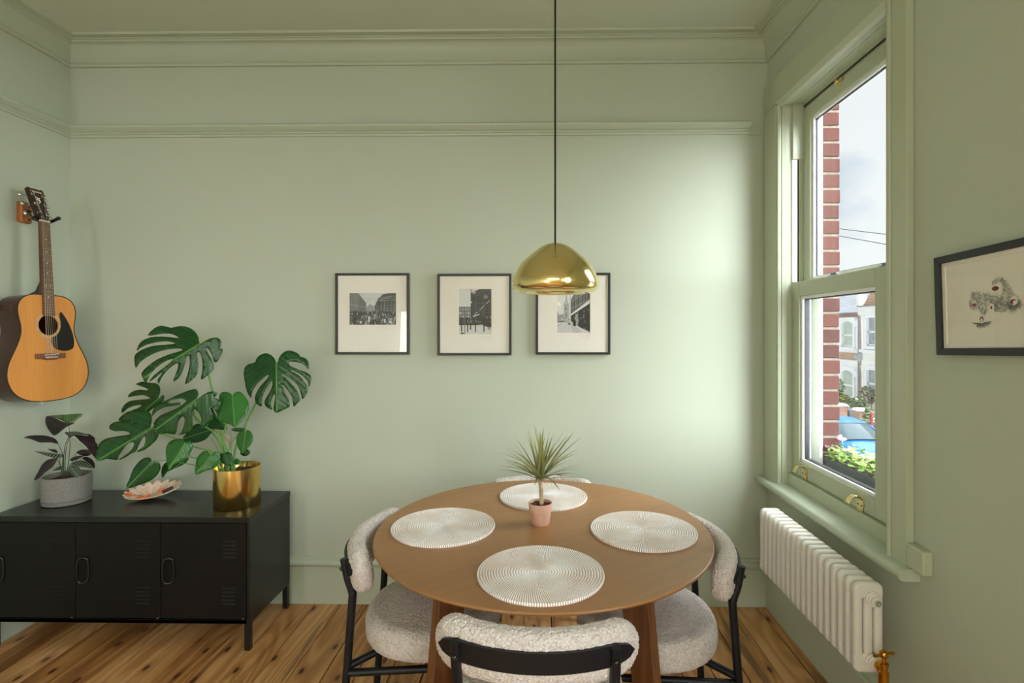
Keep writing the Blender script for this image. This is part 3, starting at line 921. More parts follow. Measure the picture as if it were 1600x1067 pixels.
# ================================================================== CABINET
KX0, KX1, KY0, KY1, KZ0, KZ1 = -2.536, -1.318, 2.424, 2.826, .124, .616
cab = thing('locker_cabinet', 'long low black metal cabinet with three louvred doors, against the back wall on the left', 'cabinet', ((KX0 + KX1) / 2, (KY0 + KY1) / 2, 0))
m = MB()
m.box(KX0, KX0 + .016, KY0 + .004, KY1, KZ0, KZ1 - .026); m.box(KX1 - .016, KX1 - .002, KY0 + .004, KY1, KZ0, KZ1 - .026)
m.box(KX0 + .016, KX1 - .016, KY1 - .012, KY1, KZ0, KZ1 - .026); m.box(KX0 + .016, KX1 - .016, KY0 + .004, KY1 - .012, KZ0, KZ0 + .018)
m.box(KX0 + .016, KX1 - .016, KY0 + .020, KY0 + .030, KZ0 + .018, KZ1 - .026)
m.build('carcass', M['black_metal'], cab, smooth=0, bevel=.0015)
m = MB(); m.box(KX0, KX1, KY0, KY1 + .002, KZ1 - .026, KZ1); m.build('top', M['cab_top'], cab, smooth=0, bevel=.002)
m = MB(); m.box(KX0 + .016, KX1 - .016, KY0 + .004, KY0 + .012, KZ0, KZ0 + .018); m.build('plinth_rail', M['black_metal'], cab, smooth=0, bevel=.0015)
DW = .3985
d0x = KX1 - .018 - 3 * DW
for i in range(3):
    a, b = d0x + i * DW + .0015, d0x + (i + 1) * DW - .0015
    z0, z1 = KZ0 + .022, KZ1 - .030
    m = MB(); m.box(a, b, KY0 + .004, KY0 + .020, z0, z1)
    d = m.build('door', M['cab_front'], cab, smooth=0, bevel=.002)
    for zc in (z1 - .118, z0 + .106):                # two groups of louvres
        for k in range(5):
            z = zc + (k - 2) * .0180
            m = MB(); x0, x1 = b - .112, b - .044
            m.hexa([(x0, KY0 + .006, z - .004), (x1, KY0 + .006, z - .004), (x1, KY0 + .006, z + .005), (x0, KY0 + .006, z + .005),
                    (x0 + .003, KY0 + .0012, z - .004), (x1 - .003, KY0 + .0012, z - .004), (x1 - .003, KY0 + .004, z + .004), (x0 + .003, KY0 + .004, z + .004)])
            m.build('louvre', M['cab_front'], d, smooth=0)
    hx, hz, hw, hh = a + .040, (z0 + z1) / 2 + .004, .022, .058
    pts = []
    for k in range(24):
        t = 2 * pi * k / 24
        pts.append((hx + hw * abs(cos(t)) ** .6 * math.copysign(1, cos(t)), KY0 - .012 + .014 * (cos(t) * .5 + .5), hz + hh * abs(sin(t)) ** .6 * math.copysign(1, sin(t))))
    m = MB(); m.tube(pts, .0048, 10, closed=True); m.tube([(hx + hw, KY0 + .006, hz - .04), (hx + hw, KY0 + .006, hz + .04)], .004, 8)
    m.build('handle', M['gblack'], d)
    m = MB(); m.lathe([(0, 0), (.0035, 0), (.0035, .004), (0, .005)], 10); m.xf(Matrix.Translation((b - .012, KY0 + .004, z0 + .003)) @ Matrix.Rotation(pi / 2, 4, 'X'))
    m.build('door_pin', M['chrome'], d)
for lx in (KX0, KX1 - .028):
    for ly in (KY0 + .004, KY1 - .030):
        m = MB(); m.box(lx, lx + .026, ly, ly + .026, 0, KZ0); m.build('leg', M['black_metal'], cab, smooth=0, bevel=.002)

# ================================================================== LEAF BUILDER
def inside(p, poly):
    x, y = p; c = False; n = len(poly)
    for i in range(n):
        x0, y0 = poly[i]; x1, y1 = poly[(i + 1) % n]
        if (y0 > y) != (y1 > y) and x < (x1 - x0) * (y - y0) / (y1 - y0) + x0: c = not c
    return c
def smooth_line(poly, k=3):
    """rounded version of a closed outline"""
    n = len(poly); out = []
    for i in range(n):
        a, b, c, d = (Vector(poly[(i + j) % n]) for j in (-1, 0, 1, 2))
        for s in range(k):
            t = s / k
            p = 0.5 * ((2 * b) + (c - a) * t + (2 * a - 5 * b + 4 * c - d) * t * t + (3 * b - a - 3 * c + d) * t ** 3)
            out.append((p.x, p.y))
    return out
def leaf_surface(outline, base, tip, Y0, gx=0.0, gy=0.0, fold=0.0, droop=0.0, cell=5.0, rnd_=3, k=2):
    """leaf blade: outline, base and tip measured on the photograph; the blade lies at depth Y0, leaning gx / gy
    metres per pixel, folded along its midrib and drooping to the tip"""
    ol = smooth_line(outline, k) if k > 1 else list(outline)
    rg = random.Random(rnd_)
    bx, by = base; ax = Vector((tip[0] - bx, tip[1] - by)); L = ax.length; ax.normalize(); nx = Vector((-ax.y, ax.x))
    xs, ys = [p[0] for p in ol], [p[1] for p in ol]
    pts = [Vector(p) for p in ol]
    ne = len(pts)
    edges = [(i, (i + 1) % ne) for i in range(ne)]
    y = min(ys)
    row = 0
    while y < max(ys):
        x = min(xs) + (cell / 2 if row % 2 else 0)
        while x < max(xs):
            p = (x + rg.uniform(-.2, .2), y + rg.uniform(-.2, .2))
            if inside(p, ol) and min((p[0] - q[0]) ** 2 + (p[1] - q[1]) ** 2 for q in ol) > (cell * .4) ** 2: pts.append(Vector(p))
            x += cell
        y += cell * .87; row += 1
    vs, es, fs, *_ = delaunay_2d_cdt(pts, edges, [], 0, 1e-5)
    m = MB(); uv = []
    def depth(p):
        d = Vector((p.x - bx, p.y - by)); s, t = d.dot(ax), d.dot(nx)
        return Y0 + gx * d.x + gy * d.y + fold * abs(t) + droop * s * s / max(L, 1) + .0022 * min(1, abs(t) / 12) * sin(2 * pi * 6 * (s - .75 * abs(t)) / L) * min(1, L / 60), s / L, t / L
    fs = [f for f in fs if inside(tuple(sum((vs[i] for i in f), Vector((0, 0))) / len(f)), ol)]
    P = []
    for p in vs:
        Y, s, t = depth(p); P.append(PY(p.x, p.y, Y)); uv.append((s, t))
    m.add(P, fs); m.uv = uv
    def at(x, y): return PY(x, y, depth(Vector((x, y)))[0])
    return m, at
def leaf(parent, name, outline, base, tip, mat, Y0, rib=.0022, ribmat=None, thick=.0012, **kw):
    m, at = leaf_surface(outline, base, tip, Y0, **kw)
    o = m.build(name, mat, parent, smooth=180)
    s = o.modifiers.new('thickness', 'SOLIDIFY'); s.thickness = thick; s.offset = 0
    if rib:
        r = MB(); n = 10
        pts = []
        for i in range(n + 1):
            t = i / n * .94
            p = at(base[0] + (tip[0] - base[0]) * t, base[1] + (tip[1] - base[1]) * t); p.y -= .0012
            pts.append(p)
        r.tube(pts, [rib * .66 * (1 - .75 * i / n) for i in range(n + 1)], 6)
        r.build('midrib', ribmat or M['rib'], o)
    return o, at
def zc(pts, s, ox, oy):
    return [(x / s + ox, y / s + oy) for x, y in pts]

# ================================================================== MONSTERA IN BRASS POT
PBX, PBY, PBR = PY(370.8, 700, 2.605).x, 2.605, .105
mon = thing('potted_monstera', 'large monstera with split leaves in a round polished brass pot on the black cabinet', 'plant', (PBX, PBY, KZ1))
m = MB()
m.lathe([(0, .002), (PBR - .004, .002), (PBR - .003, .0), (PBR, .004), (PBR, .190), (PBR - .0025, .191), (PBR - .004, .188), (PBR - .004, .02), (0, .02)], 72, (PBX, PBY, KZ1))
m.build('pot', M['brass_pot'], mon, smooth=40)
m = MB(); rg = random.Random(8)
m.grid(lambda i, j: Vector((PBX + (PBR - .006) * i / 14 * cos(2 * pi * j / 40), PBY + (PBR - .006) * i / 14 * sin(2 * pi * j / 40), KZ1 + .160 + rg.uniform(-.006, .008))), 15, 40, cv=True)
m.build('soil', M['soil'], mon)
S = (3.811, 140, 490)
A = [(655,178),(648,140),(625,105),(590,82),(540,73),(485,84),(430,71),(385,88),(345,130),(400,125),(440,118),(490,122),(525,138),(526,146),(480,140),(420,136),(360,142),(310,164),(288,195),(282,222),(300,205),(340,185),(400,170),(460,165),(500,172),(505,180),(440,186),(370,194),(310,216),(272,244),(267,275),(275,325),(300,290),(340,260),(400,230),(470,212),(530,207),(556,215),(530,226),(470,244),(400,274),(345,314),(312,349),(312,374),(335,415),(345,395),(370,350),(420,305),(470,275),(497,272),(480,292),(430,330),(385,365),(356,400),(375,395),(430,350),(425,365),(405,395),(413,416),(430,378),(470,330),(515,297),(528,302),(522,335),(505,375),(497,405),(530,385),(555,340),(572,280),(580,252),(594,255),(597,300),(585,355),(568,420),(610,395),(640,360),(648,300),(640,240),(650,228),(662,242),(672,292),(670,345),(662,393),(700,370),(738,330),(738,300),(715,252),(694,212),(704,207),(725,240),(741,285),(760,285),(785,240),(792,212),(778,205),(785,172),(770,148),(745,142),(710,150),(680,165)]
leafA, atA = leaf(mon, 'leaf', zc(A, *S), zc([(655,180)], *S)[0], zc([(320,385)], *S)[0], M['monstera'], 2.53, .0030, gx=.0006, gy=-.0010, fold=.0008, droop=.0005)
B = [(1112,292),(1100,265),(1075,243),(1045,236),(1010,250),(990,275),(985,290),(950,300),(925,320),(918,360),(924,400),(930,440),(945,480),(963,500),(972,458),(1000,415),(1040,380),(1064,362),(1058,388),(1020,428),(988,482),(987,525),(1005,545),(1026,551),(1030,500),(1050,448),(1080,405),(1090,410),(1085,442),(1057,492),(1042,520),(1046,548),(1070,566),(1090,570),(1079,540),(1086,505),(1100,478),(1106,492),(1100,530),(1096,570),(1112,592),(1150,575),(1180,560),(1192,548),(1184,510),(1160,467),(1148,430),(1157,426),(1182,460),(1206,500),(1215,555),(1240,530),(1256,513),(1244,475),(1212,430),(1170,387),(1158,370),(1172,370),(1218,405),(1252,450),(1265,510),(1290,480),(1302,445),(1288,418),(1250,370),(1205,343),(1188,334),(1218,340),(1262,365),(1298,400),(1306,440),(1320,400),(1318,370),(1290,350),(1240,330),(1196,312),(1184,292),(1196,285),(1240,290),(1280,307),(1305,332),(1303,290),(1285,264),(1255,256),(1248,243),(1215,225),(1180,220),(1150,235),(1130,260),(1120,290)]
leafB, atB = leaf(mon, 'leaf', zc(B, *S), zc([(1112,292)], *S)[0], zc([(1114,590)], *S)[0], M['monstera'], 2.60, .0026, gx=.0002, gy=-.0009, fold=.0006, droop=.0003)
C = [(410,505),(420,470),(418,435),(395,415),(350,410),(310,405),(275,420),(300,430),(340,445),(344,457),(300,452),(260,462),(235,480),(230,497),(270,490),(320,485),(350,497),(359,506),(300,512),(240,520),(205,545),(190,575),(196,592),(230,562),(280,546),(310,545),(290,562),(220,587),(185,615),(172,637),(230,655),(300,665),(340,600),(380,562),(420,540),(442,510),(442,485),(425,490)]
leaf(mon, 'leaf', zc(C, *S), zc([(410,505)], *S)[0], zc([(195,700)], *S)[0], M['dark_leaf'], 2.68, .0022, gx=-.0002, gy=-.0006, fold=.0009)
D = [(362,682),(370,640),(368,600),(345,580),(300,573),(250,580),(200,600),(172,635),(220,628),(268,645),(272,660),(220,645),(160,642),(125,660),(118,685),(150,700),(200,698),(232,706),(240,718),(180,728),(110,740),(65,765),(48,800),(42,878),(100,864),(165,871),(172,850),(197,810),(230,772),(262,766),(262,790),(235,825),(172,870),(210,858),(250,832),(276,820),(290,790),(310,750),(325,730),(333,745),(322,790),(290,812),(285,824),(330,810),(380,770),(405,740),(412,710),(405,682),(385,666)]
leaf(mon, 'leaf', zc(D, *S), zc([(362,682)], *S)[0], zc([(55,870)], *S)[0], M['monstera'], 2.50, .0026, gx=.0004, gy=-.0007, fold=.0010, droop=.0003)
E = [(638,508),(648,480),(640,455),(620,450),(570,465),(510,490),(450,520),(400,545),(375,580),(373,612),(400,582),(450,557),(500,550),(545,538),(525,528),(470,536),(480,518),(540,505),(566,512),(574,522),(540,552),(480,582),(420,608),(382,650),(395,690),(418,718),(460,712),(508,719),(520,682),(530,640),(553,612),(566,626),(561,670),(546,705),(528,722),(580,712),(611,692),(613,640),(611,592),(622,568),(640,578),(658,602),(668,640),(655,692),(700,662),(735,622),(722,575),(722,552),(750,580),(766,592),(785,520),(775,512),(740,500),(765,478),(735,462),(700,470),(665,490),(646,506)]
leaf(mon, 'leaf', zc(E, *S), zc([(638,508)], *S)[0], zc([(395,690)], *S)[0], M['monstera'], 2.47, .0026, gx=.0004, gy=-.0008, fold=.0010, droop=.0004)
F = [(850,490),(840,475),(810,465),(785,470),(770,495),(778,550),(762,600),(765,630),(800,650),(840,660),(866,680),(892,655),(930,610),(950,560),(945,520),(922,490),(905,470),(880,463),(856,478)]
leaf(mon, 'leaf', zc(F, *S), zc([(850,490)], *S)[0], zc([(866,678)], *S)[0], M['young'], 2.52, .0020, gx=.0002, gy=-.0010, fold=.0010)
G = [(700,560),(730,560),(760,620),(800,655),(822,690),(770,690),(730,684),(703,664),(735,625),(722,590)]
leaf(mon, 'leaf', zc(G, *S), zc([(705,560)], *S)[0], zc([(820,690)], *S)[0], M['monstera'], 2.60, .0016, gy=-.0006)
H = [(555,740),(572,718),(620,665),(660,655),(740,685),(715,722),(690,750),(640,768),(600,766),(560,762)]
leaf(mon, 'leaf', zc(H, *S), zc([(738,686)], *S)[0], zc([(556,745)], *S)[0], M['dark_leaf'], 2.62, .0016, gy=-.0004)
I = [(570,768),(562,752),(545,745),(510,747),(475,765),(455,800),(455,850),(470,930),(500,900),(560,870),(600,830),(615,790),(605,762),(588,756)]
leaf(mon, 'leaf', zc(I, *S), zc([(570,768)], *S)[0], zc([(472,926)], *S)[0], M['young'], 2.47, .0018, gx=.0003, gy=-.0009, fold=.0010)
J = [(370,882),(365,862),(340,855),(300,875),(260,925),(235,990),(218,1040),(290,1022),(350,1000),(400,965),(423,920),(415,887),(392,874)]
leaf(mon, 'leaf', zc(J, *S), zc([(370,882)], *S)[0], zc([(222,1036)], *S)[0], M['monstera'], 2.49, .0018, gx=.0003, gy=-.0004, fold=.0010)
Kl = [(428,930),(450,888),(500,882),(545,878),(592,850),(575,888),(522,916),(462,942),(434,982)]
leaf(mon, 'leaf', zc(Kl, *S), zc([(590,852)], *S)[0], zc([(434,978)], *S)[0], M['dark_leaf'], 2.56, .0014, gy=-.0004)
Ll = [(725,842),(700,817),(670,825),(640,860),(632,900),(630,960),(680,940),(740,920),(770,890),(778,852),(762,824),(740,822)]
leaf(mon, 'leaf', zc(Ll, *S), zc([(725,842)], *S)[0], zc([(632,956)], *S)[0], M['young'], 2.47, .0016, gx=.0003, gy=-.0007, fold=.0008)
Ml = [(802,832),(780,832),(775,860),(790,890),(830,910),(850,905),(855,870),(846,836),(822,822)]
leaf(mon, 'leaf', zc(Ml, *S), zc([(802,832)], *S)[0], zc([(848,905)], *S)[0], M['monstera'], 2.50, .0012, gy=-.0006)
Nl = [(930,700),(905,698),(880,720),(874,760),(885,800),(910,830),(940,802),(965,772),(975,737),(962,705),(942,692)]
leaf(mon, 'leaf', zc(Nl, *S), zc([(930,700)], *S)[0], zc([(910,828)], *S)[0], M['young'], 2.55, .0016, gx=-.0003, gy=-.0006)
Ol = [(895,830),(915,812),(940,808),(958,826),(940,845),(915,848)]
leaf(mon, 'leaf', zc(Ol, *S), zc([(897,831)], *S)[0], zc([(956,827)], *S)[0], M['monstera'], 2.57, .0010)
Pl = [(858,880),(872,862),(893,870),(896,890),(878,900),(862,894)]
leaf(mon, 'leaf', zc(Pl, *S), zc([(860,880)], *S)[0], zc([(895,889)], *S)[0], M['young'], 2.53, .0010)
Ql = [(842,690),(865,680),(905,680),(935,688),(905,700),(870,702)]
leaf(mon, 'leaf', zc(Ql, *S), zc([(842,690)], *S)[0], zc([(934,689)], *S)[0], M['dark_leaf'], 2.58, .0010)
def stem(px, Ys, r, mat=None, parent=None):
    z = zc(px, *S)
    P = [PY(x, y, Y) for (x, y), Y in zip(z, Ys)]
    n = 6
    q = arc(P, n)
    rr = [r[0] + (r[1] - r[0]) * i / (len(q) - 1) for i in range(len(q))]
    m = MB(); m.tube(q, rr, 10)
    return m.build('stem', mat or M['stem'], parent or mon, smooth=60)
stem([(830,945),(800,780),(745,520),(710,370),(655,182)], [2.60, 2.60, 2.60, 2.58, 2.535], (.0055, .0038))
stem([(860,945),(870,800),(930,660),(985,545),(1060,400),(1112,292)], [2.61, 2.62, 2.64, 2.65, 2.65, 2.602], (.0062, .0036))
stem([(820,945),(790,800),(720,700),(560,560),(470,530),(410,505)], [2.60, 2.61, 2.64, 2.67, 2.69, 2.682], (.0045, .0026))
stem([(800,945),(740,830),(620,790),(500,740),(430,715),(362,682)], [2.58, 2.56, 2.54, 2.53, 2.52, 2.502], (.0048, .0028))
stem([(850,945),(830,820),(760,720),(640,640),(620,560),(638,508)], [2.58, 2.58, 2.57, 2.55, 2.51, 2.472], (.0046, .0026))
stem([(785,945),(790,800),(815,640),(850,492)], [2.56, 2.56, 2.55, 2.522], (.0040, .0026))
stem([(770,945),(740,930),(640,905),(560,890),(460,872),(370,882)], [2.56, 2.54, 2.52, 2.52, 2.51, 2.492], (.0030, .0020))
stem([(790,945),(740,880),(640,862),(600,850),(592,800),(570,768)], [2.57, 2.56, 2.55, 2.54, 2.50, 2.472], (.0028, .0018))
stem([(775,945),(760,900),(740,870),(725,842)], [2.54, 2.51, 2.49, 2.472], (.0030, .0020))
stem([(855,945),(850,880),(850,760),(930,700)], [2.57, 2.57, 2.57, 2.552], (.0028, .0018))
stem([(830,945),(820,890),(790,850),(715,720)], [2.55, 2.56, 2.58, 2.60], (.0022, .0016))
stem([(870,945),(860,900),(846,840),(846,700)], [2.55, 2.55, 2.56, 2.57], (.0022, .0014))
stem([(800,945),(840,760),(720,690)], [2.62, 2.65, 2.66], (.0075, .006), M['bark'])

# ================================================================== CALATHEA IN GREY POT
GX, GY, GR = PY(104.8, 700, 2.632).x, 2.632, .0985
cal = thing('potted_calathea', 'small dark purple striped houseplant in a grey stone pot, left on the cabinet', 'plant', (GX, GY, KZ1))
m = MB()
m.lathe([(0, .022), (GR - .016, .022), (GR - .006, .020), (GR, .024), (GR + .001, .13), (GR, .136), (GR - .004, .138), (GR - .008, .134), (GR - .010, .03), (0, .03)], 72, (GX, GY, KZ1))
m.build('pot', M['concrete'], cal, smooth=40)
m = MB(); m.lathe([(0, .0), (GR - .010, .0), (GR - .002, .004), (GR + .001, .019), (GR - .003, .0215), (0, .0215)], 72, (GX, GY, KZ1)); m.build('saucer', M['concrete'], cal, smooth=40)
m = MB(); rg = random.Random(9)
m.grid(lambda i, j: Vector((GX + (GR - .011) * i / 12 * cos(2 * pi * j / 36), GY + (GR - .011) * i / 12 * sin(2 * pi * j / 36), KZ1 + .112 + rg.uniform(-.005, .006))), 13, 36, cv=True)
m.build('soil', M['soil'], cal)
S = (5.93, 30, 630)
def cl(pts, b, t, mat, Y, **kw):
    return leaf(cal, 'leaf', zc(pts, *S), zc([b], *S)[0], zc([t], *S)[0], mat, Y, .0010, M['stem_dark'], .0009, cell=3.5, **kw)
o1, _ = cl([(243,165),(250,127),(272,120),(340,142),(445,188),(520,176),(480,200),(440,218),(390,256),(330,300),(290,270),(256,215)], (455,192), (330,298), M['purple'], 2.60, gy=.0012)
cl([(272,118),(350,110),(430,104),(595,97),(545,142),(490,182),(455,192),(380,152),(310,130)], (455,192), (592,98), M['stripe_green'], 2.602, gy=.0020)
cl([(42,320),(100,300),(200,297),(270,305),(335,330),(362,376),(300,362),(200,364),(160,352),(90,326)], (362,376), (45,319), M['purple'], 2.58, gy=-.0015)
cl([(140,443),(220,445),(300,460),(360,470),(415,470),(370,510),(300,502),(220,476)], (412,472), (142,443), M['striped'], 2.58, gy=-.0015)
cl([(265,420),(290,425),(340,430),(356,460),(330,456),(290,440)], (354,458), (266,420), M['purple'], 2.66)
cl([(135,715),(175,640),(210,570),(270,520),(340,510),(352,520),(310,590),(240,640),(190,690)], (350,516), (137,713), M['purple'], 2.56, gy=-.0008, fold=.001)
cl([(418,272),(460,265),(540,262),(620,285),(650,285),(700,320),(705,360),(725,380),(730,470),(720,520),(680,480),(620,400),(560,350),(510,300),(470,320),(450,300)], (462,300), (722,515), M['purple'], 2.60, gy=-.001, fold=.001)
cl([(430,272),(460,266),(540,263),(618,284),(645,305),(600,300),(520,290),(470,296)], (465,295), (640,300), M['striped'], 2.597, gy=-.001)
cl([(530,455),(570,430),(640,430),(670,440),(660,480),(600,490),(540,465)], (532,456), (665,455), M['purple'], 2.60)
cl([(470,520),(500,500),(560,485),(600,490),(560,510),(520,530),(475,535)], (472,530), (598,490), M['purple'], 2.58)
cl([(470,567),(520,537),(600,532),(660,562),(690,600),(680,618),(620,602),(560,592),(500,582)], (470,568), (684,612), M['striped'], 2.565, gy=-.0012, fold=.001)
cl([(455,600),(480,580),(540,585),(575,620),(570,660),(555,688),(510,680),(475,650)], (470,588), (556,685), M['striped'], 2.545, gy=-.0010, fold=.001)
cl([(585,510),(620,495),(670,515),(700,560),(695,605),(660,562)], (588,510), (694,600), M['purple'], 2.62)
cl([(310,625),(360,590),(395,580),(400,610),(350,622)], (398,600), (312,624), M['striped'], 2.60)
for px, Y in (([(430,690),(455,560),(470,380),(460,195)], [2.62, 2.62, 2.61, 2.602]), ([(405,690),(412,600),(420,420),(458,305)], [2.63, 2.63, 2.62, 2.605]),
              ([(430,690),(425,560),(440,390),(470,310)], [2.63, 2.63, 2.63, 2.61]), ([(400,690),(408,600),(400,470),(362,378)], [2.62, 2.61, 2.60, 2.582]),
              ([(390,690),(395,640),(370,520),(352,470)], [2.62, 2.61, 2.62, 2.66]), ([(440,690),(470,600),(510,500),(532,456)], [2.62, 2.62, 2.61, 2.602]),
              ([(420,690),(440,640),(455,610),(470,590)], [2.60, 2.58, 2.56, 2.547]), ([(400,690),(395,640),(372,560),(350,518)], [2.60, 2.59, 2.57, 2.562]),
              ([(400,690),(400,600),(405,520),(412,474)], [2.62, 2.61, 2.60, 2.582]), ([(440,690),(455,640),(465,600),(470,570)], [2.61, 2.60, 2.58, 2.567]),
              ([(445,690),(500,600),(550,545),(588,512)], [2.63, 2.63, 2.63, 2.622])):
    stem(px, Y, (.0019, .0013), M['stem_dark'], cal)

# ================================================================== SHELL DISH AND WHAT LIES IN IT
q0 = PZ(236, 779, KZ1)
DX, DY = q0.x, q0.y + .01
M['shell'] = varied('shell_pink', rgb(214, 184, 160), rgb(232, 208, 188), 30, 0.55, 0, .2, 200, .001)
m = MB(); nr, na = 14, 140
ca_, sa_ = cos(radians(18)), sin(radians(18))
def shell(i, j, dz=0.0):
    f = i / (nr - 1); th = 2 * pi * j / na
    back = .5 + .5 * sin(th)                         # 1 at the wall side, where the ribs stand up
    rib = abs(sin(th * 9))
    r = f * (1 + (.05 + .17 * back) * (rib - .3) * f * f)
    u, v = .118 * r * cos(th), .070 * r * sin(th)
    z = .003 + f * f * (.016 + .036 * back + .012 * cos(th)) + .019 * f * back * (rib - .2)
    if i == nr - 1: z += 0.0
    return Vector((DX + u * ca_ - v * sa_, DY + u * sa_ + v * ca_, KZ1 + z + dz))
m.grid(shell, nr, na, cv=True)
dish = m.build('shell_dish', M['shell'], smooth=70)
sm = dish.modifiers.new('thickness', 'SOLIDIFY'); sm.thickness = .004; sm.offset = -1
tag(dish, 'pink ribbed shell-shaped dish on the black cabinet, between the grey pot and the brass pot', 'dish')
def bead(px, py, Y, z, dx, dy, L, lb, mat='orange', name='orange_stick', r=.006, cat='stick', g='orange sticks in the shell dish'):
    q = PY(px, py, Y); d = Vector((dx, dy, z)).normalized() * L / 2
    m = MB(); m.tube([q - d, q - d * .92, q + d * .92, q + d], [r * .8, r, r, r * .8], 12)
    tag(m.build(name, M[mat], smooth=50), lb, cat, g)
bead(201, 773.0, DY - .055, -.1, 1, -.3, .036, 'orange stick poking out over the left tip of the shell dish')
bead(220, 777.5, DY - .052, 0, 1, .1, .036, 'orange stick lying along the front of the shell dish, left of the middle')
bead(230.5, 775.0, DY - .040, .3, 1, .3, .022, 'short orange stick in the middle of the shell dish')
bead(252, 766, DY + .008, .5, .7, .5, .036, 'orange stick leaning up against the back ribs of the shell dish')
bead(216, 774.0, DY - .030, 0, 1, -.15, .055, 'thin brown twig lying among the orange sticks in the shell dish', 'bark', 'twig', .003, 'twig', None)
bead(262, 765, DY + .012, .4, .8, .5, .05, 'dark grey pebble in the raised right end of the shell dish', 'frame_grey', 'pebble', .0075, 'pebble', None)

# ================================================================== GUITAR
gt = thing('acoustic_guitar', 'acoustic guitar with amber top and black pickguard, hung on the left wall', 'guitar', tuple(PY(76, 508.2, 2.555)), (-radians(3.6), radians(0.8), radians(85.6)))
GO = [(0, .148), (.045, .148), (.085, .143), (.118, .126), (.137, .098), (.1415, .065), (.137, .03), (.131, 0), (.130, -.025), (.135, -.055), (.150, -.095), (.172, -.14), (.190, -.18), (.199, -.222), (.196, -.262), (.180, -.302), (.150, -.334), (.105, -.356), (.05, -.365), (0, -.3665)]
half = [(p.x, p.y) for p in (Vector((a[0], a[1], 0)) for a in GO)]
sm_ = [(p.x, p.y) for p in arc([(a, b, 0) for a, b in GO], 5)]
outl = sm_ + [(-x, z) for x, z in sm_[-2:0:-1]]
hole = [(.049 * cos(2 * pi * k / 48), .049 * sin(2 * pi * k / 48)) for k in range(48)]
pts = [Vector(p) for p in outl] + [Vector(p) for p in hole]
n1, n2 = len(outl), len(hole)
ed = [(i, (i + 1) % n1) for i in range(n1)] + [(n1 + i, n1 + (i + 1) % n2) for i in range(n2)]
for gx in range(-10, 11):
    for gz in range(-19, 9):
        p = (gx * .019, gz * .019)
        if inside(p, outl) and hypot(*p) > .058 and min((p[0] - q[0]) ** 2 + (p[1] - q[1]) ** 2 for q in outl) > .00008: pts.append(Vector(p))
vs, es, fs, *_ = delaunay_2d_cdt(pts, ed, [], 0, 1e-6)
fs = [f for f in fs if inside(tuple(sum((vs[i] for i in f), Vector((0, 0))) / 3), outl) and (sum((vs[i] for i in f), Vector((0, 0))) / 3).length > .0485]
m = MB(); m.add([(p.x, .0020, p.y) for p in vs], fs)
sb = m.build('soundboard', M['spruce'], gt, world=False, smooth=0)
s = sb.modifiers.new('thickness', 'SOLIDIFY'); s.thickness = .003; s.offset = 0
m = MB(); n = len(outl)                              # sides and back
D = .108
m.add([(x, .0032, z) for x, z in outl] + [(x, D - .003, z) for x, z in outl] + [(x * .985, D, z * .985) for x, z in outl] + [(x * .97, .006, z * .975) for x, z in outl],
      [(i, (i + 1) % n, n + (i + 1) % n, n + i) for i in range(n)] + [(n + i, n + (i + 1) % n, 2 * n + (i + 1) % n, 2 * n + i) for i in range(n)] + [tuple(2 * n + i for i in range(n))] + [(i, (i + 1) % n, 3 * n + (i + 1) % n, 3 * n + i) for i in range(n)])
m.build('body', M['mahogany'], gt, world=False, smooth=35)
m = MB(); m.tube([(x * 1.001, .0002, z * 1.001) for x, z in outl], .0022, 6, closed=True); m.build('binding', M['gblack'], gt, world=False)
M['rosette'] = varied('pale_rosette_line', rgb(206, 204, 178), rgb(176, 172, 146), 40, 0.4)
for rr, wd in ((.0580, .0009), (.0625, .0005), (.0545, .0005)):
    m = MB(); m.lathe([(rr - wd, -.0007), (rr + wd, -.0007), (rr + wd, .0), (rr - wd, .0)], 72, closed=True); m.xf(Matrix.Rotation(-pi / 2, 4, 'X') @ Matrix.Translation((0, 0, 0)))
    m.v = [Vector((p.x, -abs(p.y) if abs(p.y) > 1e-5 else .0004, p.z)) for p in m.v]
    m.build('rosette', M['rosette'], gt, world=False)
pg = arc([(a, 0, b) for a, b in [(.012, -.058), (.040, -.046), (.058, -.012), (.060, .020), (.056, .052), (.064, .068), (.080, .050), (.105, .006), (.122, -.045), (.127, -.085), (.118, -.115), (.085, -.126), (.045, -.122), (.022, -.108), (.012, -.085), (.012, -.058)]], 4)[:-1]
pg2 = [(p.x, p.z) for p in pg]
pg2 = [(x, z) if hypot(x, z) > .052 else (x * .052 / max(1e-4, hypot(x, z)), z * .052 / max(1e-4, hypot(x, z))) for x, z in pg2]
m = MB(); m.prism(pg2, lambda u, v, d: (u, d, v), -.0014, .0004); m.build('pickguard', M['gblack'], gt, world=False, smooth=0)
bz = -.150
br = [(-.073, .013), (.073, .013), (.073, -.012), (.060, -.013), (.045, -.013), (.022, -.019), (-.022, -.019), (-.045, -.013), (-.060, -.013), (-.073, -.012)]
m = MB(); m.prism([(x, z + bz) for x, z in br], lambda u, v, d: (u, d, v), -.009, 0); bo = m.build('bridge', M['rosewood'], gt, world=False, smooth=0, bevel=.002)
m = MB(); m.hexa([(-.036, -.009, bz + .003), (.036, -.009, bz + .008), (.036, -.009, bz + .011), (-.036, -.009, bz + .006), (-.036, -.0125, bz + .003), (.036, -.0125, bz + .008), (.036, -.0125, bz + .011), (-.036, -.0125, bz + .006)])
m.build('saddle', M['white_plastic'], bo, world=False, smooth=0)
for k in range(6):
    m = MB(); m.sphere((-.026 + .0104 * k, -.0105, bz - .006), .0030, 8, 6); m.build('bridge_pin', M['white_plastic'], bo, world=False)
M['neck_dark'] = varied('near_black_neck', rgb(30, 20, 16), rgb(38, 26, 20), 20, .3)
NZ = .508                                            # nut
m = MB()
